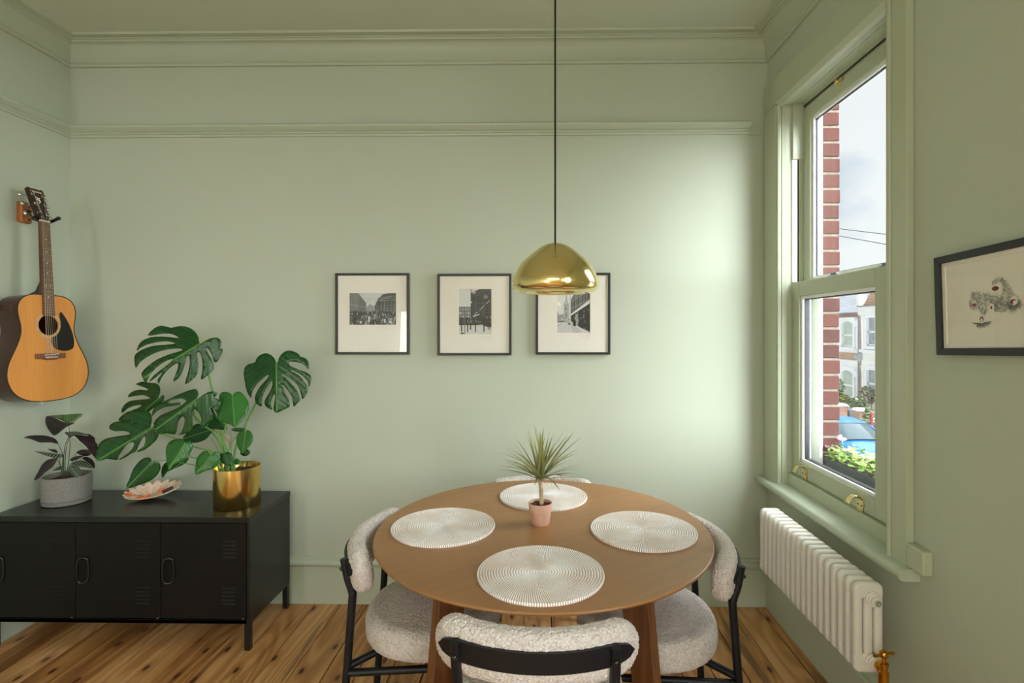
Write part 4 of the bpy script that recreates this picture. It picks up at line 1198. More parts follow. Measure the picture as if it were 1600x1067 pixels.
m.grid(lambda i, j: Vector(((.0215 + .006 * (1 - i / 10)) * cos(pi * j / 10), .004 + (.020 - .003 * i / 10) * sin(pi * j / 10) , .148 + (NZ - .148) * i / 10)), 11, 11)
m.add([(-.0275, .004, .148), (.0275, .004, .148), (.0215, .004, NZ), (-.0215, .004, NZ)], [(0, 1, 2, 3)])
m.hexa([(-.024, .004, .150), (.024, .004, .150), (.018, D - .012, .150), (-.018, D - .012, .150), (-.020, .004, .235), (.020, .004, .235), (.012, .05, .17), (-.012, .05, .17)])
m.build('neck', M['neck_dark'], gt, world=False, smooth=50)
m = MB(); m.hexa([(-.0285, -.0065, .046), (.0285, -.0065, .046), (.0285, .004, .046), (-.0285, .004, .046), (-.0215, -.0065, NZ), (.0215, -.0065, NZ), (.0215, .004, NZ), (-.0215, .004, NZ)])
fb = m.build('fretboard', M['rosewood'], gt, world=False, smooth=0)
SC = .652
for k in range(1, 21):
    z = NZ - SC * (1 - 2 ** (-k / 12))
    if z < .050: break
    hw = .0215 + (.0285 - .0215) * (NZ - z) / (NZ - .046)
    m = MB(); m.tube([(-hw, -.0068, z), (hw, -.0068, z)], .0010, 6); m.build('fret', M['chrome'], fb, world=False)
    if k in (3, 5, 7, 9, 12, 15):
        zz = z + (SC * (2 ** (-(k - 1) / 12) - 2 ** (-k / 12))) / 2
        for dx in ((-.010, .010) if k == 12 else (0,)):
            m = MB(); m.lathe([(0, 0), (.0030, 0), (.0030, .0006), (0, .0006)], 10); m.xf(Matrix.Translation((dx, -.0065, zz)) @ Matrix.Rotation(pi / 2, 4, 'X')); m.build('fret_marker', M['white_plastic'], fb, world=False)
m = MB(); m.box(-.0218, .0218, -.0105, .004, NZ - .001, NZ + .005); m.build('nut', M['white_plastic'], gt, world=False, smooth=0, bevel=.001)
# headstock, raked back
RK = Matrix.Translation((0, .0, NZ + .004)) @ Matrix.Rotation(-radians(15), 4, 'X')
hd = [(-.0215, 0), (.0215, 0), (.030, .022), (.033, .06), (.0365, .11), (.040, .160), (.034, .170), (.020, .1655), (0, .167), (-.020, .1655), (-.034, .170), (-.040, .160), (-.0365, .11), (-.033, .06), (-.030, .022)]
m = MB(); m.prism(hd, lambda u, v, d: (u, d, v), -.002, .014); m.xf(RK); ho = m.build('headstock', M['mahogany'], gt, world=False, smooth=0, bevel=.0015)
for sx in (-1, 1):
    for zz in (.035, .085, .132):
        xx = sx * (.0215 + (zz - .035) * .05)
        m = MB(); m.lathe([(.0, 0), (.0072, 0), (.0072, .003), (.0044, .004), (.0040, .013), (.0046, .015), (0, .016)], 12); m.xf(RK @ Matrix.Translation((xx, -.002, zz)) @ Matrix.Rotation(pi / 2, 4, 'X'))
        m2 = MB(); m2.tube([(xx, .022, zz), (sx * .056, .022, zz)], .0022, 8); m2.box(xx - .008, xx + .008, .014, .024, zz - .008, zz + .008)
        m2.sphere((sx * .061, .022, zz), .0105, 12, 8, (.95, .6, 1.15)); m2.xf(RK)
        m.v += []; b = len(m.v); m.add(m2.v, m2.f)
        m.build('tuner', M['chrome'], ho, world=False, smooth=50)
def text_mesh(s, size, mat, parent, Mx, name='lettering'):
    c = bpy.data.curves.new('t', 'FONT'); c.body = s; c.size = size; c.extrude = .0003; c.align_x = 'CENTER'; c.align_y = 'CENTER'
    t = bpy.data.objects.new('t', c); COL.objects.link(t)
    me = bpy.data.meshes.new_from_object(t.evaluated_get(bpy.context.evaluated_depsgraph_get()))
    bpy.data.objects.remove(t)
    me.transform(Mx); me.materials.clear(); me.materials.append(mat); me.name = name
    o = bpy.data.objects.new(name, me); COL.objects.link(o); o.parent = parent; MAT[o.name] = MAT[parent.name]
    return o
text_mesh('YAMAHA', .0140, M['white_plastic'], ho, RK @ Matrix.Translation((0, -.0024, .150)) @ Matrix.Rotation(pi / 2, 4, 'X'))
m = MB()                                             # pale curled inlay under the lettering
for pth in ([(-.012, .124), (-.002, .118), (.006, .108), (.004, .096), (-.003, .090)], [(.012, .122), (.004, .116), (-.004, .112), (-.012, .104)], [(-.006, .108), (.003, .104), (.010, .098)]):
    m.tube(arc([(x, -.0024, z) for x, z in pth], 4), [.0010 + .0012 * sin(pi * i / (4 * (len(pth) - 1))) for i in range(4 * (len(pth) - 1) + 1)], 6)
m.xf(RK); m.build('inlay', M['white_plastic'], ho, world=False)
for k in range(6):
    f = (k - 2.5) / 2.5
    sx = -1 if k < 3 else 1
    zz = (.035, .085, .132)[k if k < 3 else 5 - k]
    xx = sx * (.0215 + (zz - .035) * .05)
    post = RK @ Vector((xx * .92, -.012, zz))
    m = MB(); m.tube([(f * .026, -.0105, bz - .004), (f * .026, -.0128, bz + .0065), (f * .0175, -.0115, NZ + .002), tuple(post)], .00055 + .00012 * (5 - k), 5)
    m.build('string', M['chrome'], gt, world=False)
m = MB(); m.lathe([(0, 0), (.004, 0), (.003, .008), (.006, .011), (.005, .014), (0, .015)], 12); m.xf(Matrix.Translation((0, .052, -.366)) @ Matrix.Rotation(pi, 4, 'X')); m.build('strap_pin', M['white_plastic'], gt, world=False)
# ---- wall hanger
hb = PX(33, 332, XL)
hg = thing('guitar_hanger', 'wooden wall block with a black padded yoke, holding the guitar on the left wall', 'hanger', (XL, hb.y, hb.z))
m = MB(); m.box(XL, XL + .030, hb.y - .028, hb.y + .030, hb.z - .052, hb.z + .052); hbo = m.build('wall_block', M['block_wood'], hg, bevel=.008)
for zz in (-.034, .034):
    m = MB(); m.lathe([(0, 0), (.006, 0), (.005, .002), (0, .0025)], 12); m.xf(Matrix.Translation((XL + .0295, hb.y + .012, hb.z + zz)) @ Matrix.Rotation(pi / 2, 4, 'Y')); m.build('screw', M['gblack'], hg)
gm = MAT[gt.name]
nut = gm @ Vector((0, .020, NZ + .012))
L_ = gm @ Vector((-.046, -.030, NZ + .024)); R_ = gm @ Vector((.046, -.030, NZ + .024))
Lm = gm @ Vector((-.040, .016, NZ + .008)); Rm = gm @ Vector((.040, .016, NZ + .008)); cm = gm @ Vector((0, .032, NZ + .010))
m = MB(); m.tube([(XL + .028, hb.y, hb.z), (XL + .05, hb.y - .005, hb.z), tuple(cm)], [.012, .011, .009], 14); m.build('post', M['gblack'], hg)
m = MB(); m.tube(arc([L_, Lm, cm, Rm, R_], 6), .0075, 12); m.sphere(tuple(R_), .0095, 12, 8); m.sphere(tuple(L_), .0095, 12, 8); m.build('yoke', M['gblack'], hg)

# ================================================================== PICTURES
def col_mat(name, rough=.5):
    t = NT(name); a = t.node('ShaderNodeAttribute'); a.attribute_name = 'ink'
    t.set(a.outputs['Color'], rough); return t.m
M['print'] = col_mat('printed_paper')
class Print:
    """a flat picture made of coloured polygons, later ones on top; u 0..w, v 0..h"""
    def __init__(self): self.p = []
    def poly(self, pts, c):
        if not isinstance(c, tuple): c = (c, c, c)
        self.p.append((pts, c)); return self
    def rect(self, x0, y0, x1, y1, c): return self.poly([(x0, y0), (x1, y0), (x1, y1), (x0, y1)], c)
    def line(self, x0, y0, x1, y1, w, c):
        d = Vector((x1 - x0, y1 - y0)); 
        if d.length < 1e-9: return self
        n = Vector((-d.y, d.x)).normalized() * w / 2
        return self.poly([(x0 + n.x, y0 + n.y), (x1 + n.x, y1 + n.y), (x1 - n.x, y1 - n.y), (x0 - n.x, y0 - n.y)], c)
    def dot(self, x, y, r, c, n=7, s=1.0):
        return self.poly([(x + r * cos(2 * pi * k / n), y + r * s * sin(2 * pi * k / n)) for k in range(n)], c)
    def build(self, parent, to3, name='print', step=2e-6):
        vs, fs, cs = [], [], []
        for i, (pts, c) in enumerate(self.p):
            b = len(vs)
            vs += [to3(u, v, i * step) for u, v in pts]; fs.append(tuple(range(b, b + len(pts)))); cs += [(c[0], c[1], c[2], 1)] * len(pts)
        me = bpy.data.meshes.new(name); me.from_pydata([tuple(v) for v in vs], [], fs)
        at = me.color_attributes.new('ink', 'FLOAT_COLOR', 'POINT')
        for i, c in enumerate(cs): at.data[i].color = c
        me.materials.append(M['print'])
        o = bpy.data.objects.new(name, me); COL.objects.link(o); o.parent = parent; MAT[o.name] = MAT[parent.name]
        return o
def g_(v): return lin(v)
def street_crowd(w, h):
    """street full of people between two terraces, bunting across"""
    P = Print(); r = random.Random(21)
    P.rect(0, 0, w, h, g_(60)); P.rect(0, h * .45, w, h, g_(206))
    P.poly([(0, h), (w * .19, h), (w * .36, h * .68), (w * .36, h * .4), (0, h * .4)], g_(120))
    P.poly([(w, h), (w * .85, h), (w * .72, h * .97), (w * .62, h * .83), (w * .55, h * .62), (w * .55, h * .4), (w, h * .4)], g_(70))
    P.poly([(w * .36, h * .55), (w * .44, h * .66), (w * .50, h * .60), (w * .55, h * .62), (w * .55, h * .4), (w * .36, h * .4)], g_(150))
    for i in range(16):
        x = w * (.01 + .021 * i); y1 = h * (1.0 - .3 * max(0, (x / w - .19) / .17)) - .004
        P.line(x, h * .45, x, min(h, y1), w * .007, g_(r.choice((60, 170, 90))))
    for i in range(22):
        x = w * (.57 + .0195 * i); P.line(x, h * .42, x, h * (.70 + .25 * r.random() * (x / w)), w * .008, g_(r.choice((40, 110, 150, 60))))
    for i in range(9): P.line(w * .58, h * (.46 + .05 * i), w, h * (.44 + .058 * i), h * .008, g_(r.choice((130, 160, 40))))
    for i in range(6): P.line(0, h * (.48 + .085 * i), w * .33, h * (.47 + .045 * i), h * .008, g_(r.choice((70, 170))))
    for a, b, yy in ((.30, .60, .82), (.36, .44, .72)):
        n = int((b - a) * 26)
        for i in range(n): P.dot(w * (a + (b - a) * i / n), h * (yy + .01 * sin(i)), w * .008, g_(90), 4)
    for i in range(12): P.dot(w * (.66 + .022 * i), h * (.78 + .011 * i), w * .007, g_(215), 4)
    P.rect(0, 0, w, h * .42, g_(46))
    for row in range(11):
        y = h * (.46 - .042 * row); s = .35 + row * .075
        for i in range(int(40 - row * 2)):
            x = w * r.random(); c = r.choice((22, 30, 44, 60, 80, 105, 130, 170))
            P.poly([(x - w * .016 * s, y - h * .12 * s), (x + w * .016 * s, y - h * .12 * s), (x + w * .013 * s, y), (x - w * .013 * s, y)], g_(c))
            P.dot(x, y + h * .018 * s, w * .0095 * s, g_(r.choice((60, 90, 120, 150, 190))), 6)
    for x, y, sx, sy, c in ((.42, .20, .03, .12, 220), (.54, .27, .035, .10, 150), (.24, .09, .05, .05, 200), (.76, .14, .035, .08, 200), (.88, .10, .05, .05, 205), (.65, .10, .05, .14, 70), (.52, .08, .04, .10, 24), (.10, .12, .04, .18, 24), (.03, .14, .02, .20, 120)):
        P.rect(w * (x - sx / 2 * 1.0), h * max(0, y - sy), w * (x + sx / 2), h * (y + sy * .6), g_(c)); P.dot(w * x, h * (y + sy * .75), w * .012, g_(110 if c < 100 else 60), 7)
    return clip(P, w, h)
def street_bollards(w, h):
    P = Print(); r = random.Random(5)
    P.rect(0, 0, w, h, g_(214)); P.rect(0, 0, w, h * .30, g_(206))
    P.rect(0, h * .30, w * .36, h * .61, g_(110))
    for i in range(4):
        for j in range(3): P.rect(w * (.02 + .085 * i), h * (.36 + .085 * j), w * (.07 + .085 * i), h * (.41 + .085 * j), g_(r.choice((180, 200, 150))))
    P.poly([(w * .38, h * .30), (w * .38, h * .92), (w * .46, h * .93), (w * .62, h), (w, h), (w, h * .12), (w * .62, h * .24)], g_(48))
    for i in range(26):
        x = w * (.40 + .024 * i); P.line(x, h * (.28 - .006 * i), x, h * (.72 + .01 * i), w * .008, g_(r.choice((30, 80, 70, 100, 40))))
    for i in range(10): P.line(w * .42, h * (.50 + .05 * i), w, h * (.38 + .075 * i), h * .006, g_(r.choice((90, 30, 110))))
    P.dot(w * .83, h * .83, w * .07, g_(120), 9, .9); P.dot(w * .47, h * .92, w * .06, g_(150), 8, .7)
    for a in range(10):
        x = .43 + .053 * a; P.line(w * x, h * (.40 + .036 * a), w * (x + .035), h * (.414 + .036 * a), h * .014, g_(r.choice((230, 240, 200, 120))))
    P.line(w * .46, h * .395, w * .63, h * .445, h * .014, g_(235))
    P.line(w * .375, h * .30, w * .375, h, w * .022, g_(40)); P.dot(w * .375, h * .71, w * .028, g_(225), 8)
    P.rect(0, h * .20, w * .62, h * .37, g_(52)); P.poly([(w * .62, h * .37), (w, h * .36), (w, h * .17), (w * .62, h * .22)], g_(40))
    for i in range(60):
        x, y = w * r.random(), h * r.uniform(.20, .37); P.rect(x, y, x + w * .02, y + h * r.uniform(.02, .06), g_(r.choice((20, 35, 70, 110, 160))))
    P.poly([(0, h * .20), (w, h * .13), (w, 0), (0, 0)], g_(212))
    for x, b, t in ((.08, .06, .27), (.27, .05, .27), (.36, .10, .26), (.51, .05, .26), (.77, .05, .25), (.18, 0, .60)):
        P.line(w * x, h * b, w * x, h * t, w * (.035 if x != .18 else .022), g_(38 if x != .18 else 96))
    for i in range(4): P.rect(w * (.80 + .055 * i), h * .10, w * (.84 + .055 * i), h * .16, g_(r.choice((120, 200, 60))))
    P.dot(w * .10, h * .02, w * .05, g_(30), 6, .6)
    return clip(P, w, h)
def street_church(w, h):
    P = Print(); r = random.Random(13)
    P.rect(0, 0, w, h, g_(216)); P.rect(0, 0, w, h * .26, g_(204))
    P.poly([(w * .20, h * .22), (w * .20, h * .66), (w * .24, h * .68), (w * .28, h * .97), (w * .32, h * .68), (w * .36, h * .66), (w * .36, h * .22)], g_(172))
    P.rect(w * .20, h * .60, w * .36, h * .62, g_(140)); P.rect(w * .25, h * .50, w * .29, h * .57, g_(110)); P.rect(w * .25, h * .34, w * .30, h * .44, g_(130))
    P.poly([(0, h * .24), (0, h * .48), (w * .06, h * .40), (w * .20, h * .42), (w * .20, h * .24)], g_(150))
    for i in range(30): P.rect(w * r.uniform(0, .38), h * r.uniform(.24, .34), w * r.uniform(.0, .38) * 0 + w * .02 + w * r.uniform(0, .36), h * .27, g_(r.choice((120, 150, 180))))
    P.poly([(w * .42, h * .26), (w * .42, h * .74), (w * .58, h * .97), (w * .70, h), (w, h), (w, h * .04), (w * .70, h * .13)], g_(96))
    for i in range(14):
        x = w * (.44 + .042 * i); P.line(x, h * (.42 + .02 * i), x, h * (.76 + .02 * i), w * .010, g_(r.choice((60, 150, 50))))
    for i in range(7): P.line(w * .43, h * (.44 + .05 * i), w, h * (.60 + .075 * i), h * .009, g_(r.choice((50, 150, 170))))
    P.poly([(w * .42, h * .38), (w, h * .66), (w, h * .74), (w * .42, h * .42)], g_(220))
    P.poly([(w * .42, h * .38), (w, h * .64), (w, h * .02), (w * .70, h * .12), (w * .42, h * .26)], g_(44))
    for i in range(60):
        x = r.uniform(.45, .99); y = r.uniform(.06 + .1 * (1 - x), .40 + .22 * (x - .42)); P.rect(w * x, h * y, w * (x + .016), h * (y + r.uniform(.01, .05)), g_(r.choice((20, 110, 150, 190, 70, 60))))
    P.rect(w * .56, h * .16, w * .64, h * .42, g_(150)); P.poly([(w * .40, h * .20), (w * .72, h * .06), (w * .72, 0), (w * .50, 0)], g_(190))
    P.poly([(w * .49, h * .16), (w * .57, h * .15), (w * .57, h * .27), (w * .53, h * .30), (w * .50, h * .27)], g_(20))
    P.line(w * .40, h * .22, w * .40, h * .95, w * .012, g_(120)); P.line(0, h * .14, w * .16, h * .22, h * .006, g_(110)); P.line(w * .10, 0, w * .30, h * .20, h * .006, g_(170)); P.rect(w * .02, h * .235, w * .18, h * .26, g_(90))
    P.dot(w * .37, h * .20, w * .04, g_(90), 6); P.dot(w * .29, h * .86, w * .018, g_(60), 5)
    return clip(P, w, h)
def clip(P, w, h):
    """Sutherland-Hodgman to the picture's edge"""
    out = []
    for pts, c in P.p:
        for ax, lim, sg in ((0, 0, 1), (0, w, -1), (1, 0, 1), (1, h, -1)):
            n = []
            for i in range(len(pts)):
                a, b = pts[i - 1], pts[i]
                ia, ib = sg * (a[ax] - lim) >= -1e-9, sg * (b[ax] - lim) >= -1e-9
                if ia != ib:
                    t = (lim - a[ax]) / (b[ax] - a[ax]); n.append((a[0] + (b[0] - a[0]) * t, a[1] + (b[1] - a[1]) * t))
                if ib: n.append(b)
            pts = n
            if len(pts) < 3: break
        if len(pts) >= 3: out.append((pts, c))
    P.p = out; return P
def framed(name, label, corners, Yf, fw, pic, pbox, mats, group=None, depth=.020):
    """frame hung on the back wall; corners measured at depth Yf (tl, tr, br, bl)"""
    tl, tr, br, bl = [PY(x, y, Yf) for x, y in corners]
    c = (tl + tr + br + bl) / 4
    W, H = ((tr - tl).length + (br - bl).length) / 2, ((tl - bl).length + (tr - br).length) / 2
    roll = (atan2(tr.z - tl.z, tr.x - tl.x) + atan2(br.z - bl.z, br.x - bl.x)) / 2
    t = thing(name, label, 'picture', (c.x, Yf, c.z), (0, -roll, 0), group)
    make_frame(t, W, H, fw, depth, pic, pbox, mats)
    return t
def make_frame(t, W, H, fw, depth, pic, pbox, fm, mat='matboard', sig=True):
    """local: x right, z up, -y to the viewer; face at y = 0, wall at y = depth"""
    m = MB()
    o = [(-W / 2, -H / 2), (W / 2, -H / 2), (W / 2, H / 2), (-W / 2, H / 2)]
    i_ = [(-W / 2 + fw, -H / 2 + fw), (W / 2 - fw, -H / 2 + fw), (W / 2 - fw, H / 2 - fw), (-W / 2 + fw, H / 2 - fw)]
    for k in range(4):
        q = (k + 1) % 4
        P = [o[k], o[q], i_[q], i_[k]]
        m.hexa([(P[0][0], depth, P[0][1]), (P[1][0], depth, P[1][1]), (P[2][0], depth, P[2][1]), (P[3][0], depth, P[3][1]), (P[0][0], 0, P[0][1]), (P[1][0], 0, P[1][1]), (P[2][0], 0, P[2][1]), (P[3][0], 0, P[3][1])])
    m.build('frame', fm, t, world=False, smooth=0, bevel=.0015)
    e = .004
    x0, z0, x1, z1 = pbox                            # opening in the mat, as fractions of the inside, from the lower left
    iw, ih = W - 2 * fw, H - 2 * fw
    X0, X1_, Z0, Z1_ = -iw / 2 + x0 * iw, -iw / 2 + x1 * iw, -ih / 2 + z0 * ih, -ih / 2 + z1 * ih
    m = MB(); ym, yp = .0085, .0105
    w2, h2 = iw / 2 + e, ih / 2 + e
    if pic:
        for a, b, c, d in ((-w2, X0, -h2, h2), (X1_, w2, -h2, h2), (X0, X1_, -h2, Z0), (X0, X1_, Z1_, h2)):
            m.box(a, b, ym, yp + .003, c, d)
    else: m.box(-w2, w2, ym, yp + .003, -h2, h2)
    mo = m.build('mat_board', M[mat], t, world=False, smooth=0)
    if pic:
        m = MB(); m.box(X0 - .002, X1_ + .002, yp + .002, yp + .0028, Z0 - .002, Z1_ + .002); m.build('print_border', M['white_plastic'], t, world=False, smooth=0)
        b = .0022
        pic(X1_ - X0 - 2 * b, Z1_ - Z0 - 2 * b).build(t, lambda u, v, d: (X0 + b + u, yp + .0019 - d, Z0 + b + v))
        if sig:                                      # pencilled title and signature below the print
            m = MB(); r = random.Random(int(W * 9999))
            for ln, (xa, xb) in enumerate(((.62, 1.0), (.72, 1.0), (.84, 1.0))):
                x = X0 + (X1_ - X0) * xa; z = Z0 - .010 - .009 * ln; xe_ = X0 + (X1_ - X0) * xb
                pts = []
                while x < xe_:
                    pts.append((x, ym - .0002, z + r.uniform(-.0016, .0022))); x += .0016
                m.tube(pts, .00022, 4)
            m.build('handwriting', M['pencil'], t, world=False)
    m = MB(); m.box(-w2, w2, .0060, .0066, -h2, h2); m.build('glass', M['pic_glass'], t, world=False, smooth=0)
M['pencil'] = varied('pencil', rgb(150, 144, 134), rgb(170, 164, 154), 50, .7)
Yf = YB - .022
framed('picture_frame', 'black framed photograph of a crowded street, leftmost of the three on the back wall', [(522.2, 426.6), (637.6, 426.6), (640.0, 553.6), (525.0, 553.8)], Yf, .0125, street_crowd, (.160, .352, .845, .775), M['frame_black'], 'street photographs on the back wall')
framed('picture_frame', 'black framed photograph of a street with bollards, middle of the three', [(682.8, 427.6), (798.8, 427.3), (799.2, 555.0), (683.8, 555.3)], Yf, .0125, street_bollards, (.268, .238, .748, .836), M['frame_black'], 'street photographs on the back wall')
framed('picture_frame', 'black framed photograph of a church and shops, behind the brass pendant lamp', [(837.4, 426.0), (954.4, 425.9), (953.4, 554.0), (837.0, 553.8)], Yf, .0125, street_church, (.268, .246, .748, .840), M['frame_black'], 'street photographs on the back wall')
# ---- drawing on the right wall (hung a little crooked)
def creature(w, h):
    P = Print(); r = random.Random(3)
    P.rect(0, 0, w, h, (lin(232), lin(228), lin(214)))
    ink = (lin(70), lin(72), lin(70)); lt = (lin(120), lin(122), lin(118)); red = (lin(128), lin(40), lin(46))
    def blob(pts, c): P.poly([(w * x, h * y) for x, y in pts], c)
    body = [(.10, .52), (.13, .60), (.12, .68), (.17, .74), (.24, .73), (.32, .68), (.42, .63), (.52, .62), (.56, .66), (.58, .74), (.55, .82), (.49, .83), (.44, .78), (.43, .85), (.50, .90), (.58, .89), (.64, .80), (.69, .68), (.76, .58), (.80, .48), (.78, .42), (.68, .42), (.62, .40), (.52, .38), (.44, .40), (.38, .44), (.34, .40), (.33, .33), (.26, .33), (.24, .42), (.17, .44), (.10, .44)]
    for i in range(2500):
        x, y = r.uniform(.06, .95), r.uniform(.3, .92)
        if inside((x, y), body):
            a = r.uniform(-.7, .7) + 1.2 * sin(x * 9) + y * 2; l = r.uniform(.015, .045)
            P.line(w * x, h * y, w * (x + l * cos(a)), h * (y + l * 1.3 * sin(a)), w * .0026, r.choice((ink, lt, lt)))
    for i in range(90):
        a = r.uniform(-.2, pi + .2); l = r.uniform(.06, .15)
        P.line(w * .27, h * .215, w * (.27 + l * cos(a)), h * (.215 - l * .6 * abs(sin(a)) + .03 * cos(a) ** 2), w * .0032, r.choice((ink, lt)))
        a = r.uniform(pi * 1.05, pi * 1.95); x = r.uniform(.64, .80); y = r.uniform(.42, .54); q = r.uniform(.4, 1)
        P.line(w * x, h * y, w * (x + .06 * q * cos(a)), h * (y - .13 * q * abs(sin(a))), w * .0024, r.choice((ink, lt, lt)))
    cr = (lin(236), lin(232), lin(220))
    for x, y, rx in ((.17, .55, .035), (.53, .76, .05), (.73, .53, .05), (.42, .46, .045)): P.dot(w * x, h * y, w * rx, cr, 12, .9)
    P.poly([(w * (.485 + .05 * cos(a * .35)), h * (.745 + .035 * sin(a * .35))) for a in range(18)], red)
    P.dot(w * .17, h * .525, w * .035, red, 8, .5); P.dot(w * .72, h * .515, w * .045, red, 8, .55); P.dot(w * .74, h * .50, w * .028, cr, 8, .7); P.dot(w * .42, h * .455, w * .017, red, 7)
    P.dot(w * .275, h * .285, w * .030, red, 10, 1.0); P.dot(w * .275, h * .270, w * .015, cr, 8, 1.2)
    sheet = P.p[0]                                   # the figure stands in the middle of the sheet
    P.p = [sheet] + [([(w * (.205 + (u / w - .06) * .62), h * (.185 + (v / h - .15) * .76)) for u, v in pts], c) for pts, c in P.p[1:]]
    return clip(P, w, h)
tl, bl = PX(1456.8, 403.8, XR - .024), PX(1464.2, 554.8, XR - .024)
FH = (tl - bl).length; FW = .43
roll = radians(2.3)
# local x points from the far end of the wall towards the camera (-Y), local -y into the room (-X)
Rm_ = Matrix.Rotation(-pi / 2, 4, 'Z')
ctr = (tl + bl) / 2
cen = Vector((XR - .024, ctr.y - FW / 2 * cos(roll), ctr.z + FW / 2 * sin(roll)))
art = thing('picture_frame', 'charcoal framed drawing of a shaggy grey creature with dark red spots, on the right wall', 'picture', tuple(cen), (0, -roll, -pi / 2))
make_frame(art, FW, FH, .021, .024, creature, (.03, .045, .97, .955), M['frame_grey'], 'matboard', False)

# ================================================================== DRACAENA ON THE TABLE
dq = PZ(844.5, 818, TZ)
DX2, DY2 = dq.x, dq.y
dr = thing('potted_dracaena', 'small spiky dracaena in a pink clay pot, in the middle of the table', 'plant', (DX2, DY2, TZ))
m = MB()
m.lathe([(0, .002), (.030, .002), (.0315, 0), (.034, .003), (.0395, .050), (.0435, .051), (.0448, .079), (.0438, .081), (.0415, .080), (.039, .060), (0, .060)], 48, (DX2, DY2, TZ))
m.build('pot', M['pink_pot'], dr, smooth=35)
m = MB(); rg = random.Random(2)
m.grid(lambda i, j: Vector((DX2 + .0405 * i / 8 * cos(2 * pi * j / 28), DY2 + .0405 * i / 8 * sin(2 * pi * j / 28), TZ + .071 + rg.uniform(-.003, .004))), 9, 28, cv=True)
m.build('soil', M['soil'], dr)
m = MB(); m.tube(arc([(DX2 + .004, DY2, TZ + .06), (DX2 + .003, DY2, TZ + .11), (DX2, DY2, TZ + .152)], 8), [.0075 + .0008 * (i % 2) for i in range(17)], 12); m.build('trunk', M['bark'], dr)
tops = [Vector((DX2 - .008, DY2 - .002, TZ + .165)), Vector((DX2 + .012, DY2 + .004, TZ + .170)), Vector((DX2 + .002, DY2 - .006, TZ + .160))]
m = MB()
m.tube([(DX2 - .001, DY2, TZ + .145), tuple(tops[0] + Vector((0, 0, .03)))], .0055, 10); m.tube([(DX2 + .002, DY2, TZ + .145), tuple(tops[1] + Vector((0, 0, .03)))], .0050, 10)
m.build('branch', M['bark'], dr)
def blade_mat():
    t = NT('pink_edged_blade'); uv = t.node('ShaderNodeUVMap'); sp = t.node('ShaderNodeSeparateXYZ'); t.link(uv.outputs[0], sp.inputs[0])
    e = t.math('ABSOLUTE', t.math('SUBTRACT', sp.outputs['Y'], 0.5))
    oi = t.node('ShaderNodeObjectInfo')
    g = t.ramp(oi.outputs['Random'], [(0, rgb(108, 148, 58)), (1, rgb(150, 180, 92))])
    t.set(t.mix(t.math('GREATER_THAN', e, 0.30), g, rgb(186, 146, 130)), 0.4); return t.m
M['blade'] = blade_mat()
rg = random.Random(17)
for k in range(70):
    b = tops[k % 3]
    az = k * 2.399963 + rg.uniform(-.3, .3)
    f = rg.random()
    el = radians(14 + 72 * f ** 1.25) + rg.uniform(-.08, .08)
    L = rg.uniform(.165, .215) * (1 if f < .75 else .88)
    d = Vector((cos(az), sin(az), 0)); nn = 9
    sd = Vector((-sin(az), cos(az), 0))
    wd = rg.uniform(.0042, .0058)
    m = MB(); uv = []
    b = b + Vector((0, 0, .018 * f))
    P = []
    x, z, e = 0.0, 0.0, el
    for i in range(nn):
        P.append((x, z)); st = L / (nn - 1); x += st * cos(e); z += st * sin(e); e -= (.62 * cos(el) ** 1.3) / (nn - 1) * rg.uniform(.5, 1.1)
    vs = []
    for i, (x, z) in enumerate(P):
        t = i / (nn - 1); w_ = wd * (min(1, .55 + t * 2.2)) * (1 - t ** 2.6) + .0002
        p = b + d * x + Vector((0, 0, z))
        vs += [p + sd * w_ + Vector((0, 0, w_ * .4)), p, p - sd * w_ + Vector((0, 0, w_ * .4))]; uv += [(t, 0), (t, .5), (t, 1)]
    m.add(vs, [(3 * i + j, 3 * i + j + 1, 3 * i + j + 4, 3 * i + j + 3) for i in range(nn - 1) for j in (0, 1)])
    m.uv = uv
    m.build('leaf', M['blade'], dr, smooth=180)

# ================================================================== OUTSIDE: brick reveal, window box, street
M['mortar'] = varied('mortar', rgb(116, 106, 94), rgb(136, 128, 114), 60, .95, 0, .5, 200, .003)
def brick_mat():
    t = NT('red_brick'); oi = t.node('ShaderNodeObjectInfo'); v = t.coords('Object')
    c = t.ramp(oi.outputs['Random'], [(0, rgb(78, 36, 31)), (.5, rgb(88, 43, 37)), (1, rgb(68, 31, 28))])
    n = t.ramp(t.noise(v, 50, 5), [(.4, (0, 0, 0, 1)), (.75, (1, 1, 1, 1))])
    t.set(t.mix(t.math('MULTIPLY', n, .35), c, rgb(58, 34, 32)), .9); t.bump(t.noise(v, 160, 4), .4, .003); return t.m
M['brick'] = brick_mat()
BX0, BX1, BYF = X3 + .014, 1.480, 2.612
extm = MB()
extm.box(WR, BX1 - .008, BYF + .006, YB + .6, -.6, 3.6)
extm.box(BX0 + .004, WR, BYF + .006, YB, .62, 2.72)
extm.box(WR, BX1 - .008, 1.2, WY0 - .02, -.6, 3.6)
extm.box(WR, BX1 - .008, WY0 - .02, BYF + .006, 2.70, 3.6)
extm.box(WR, BX1 - .02, WY0 - .02, BYF + .006, -.6, .64)
wex = extm.build('wall_exterior', M['mortar'], kind='structure', smooth=0)
CO = .0757
b1 = b2 = None
r = random.Random(6)
z = .66; i = 0
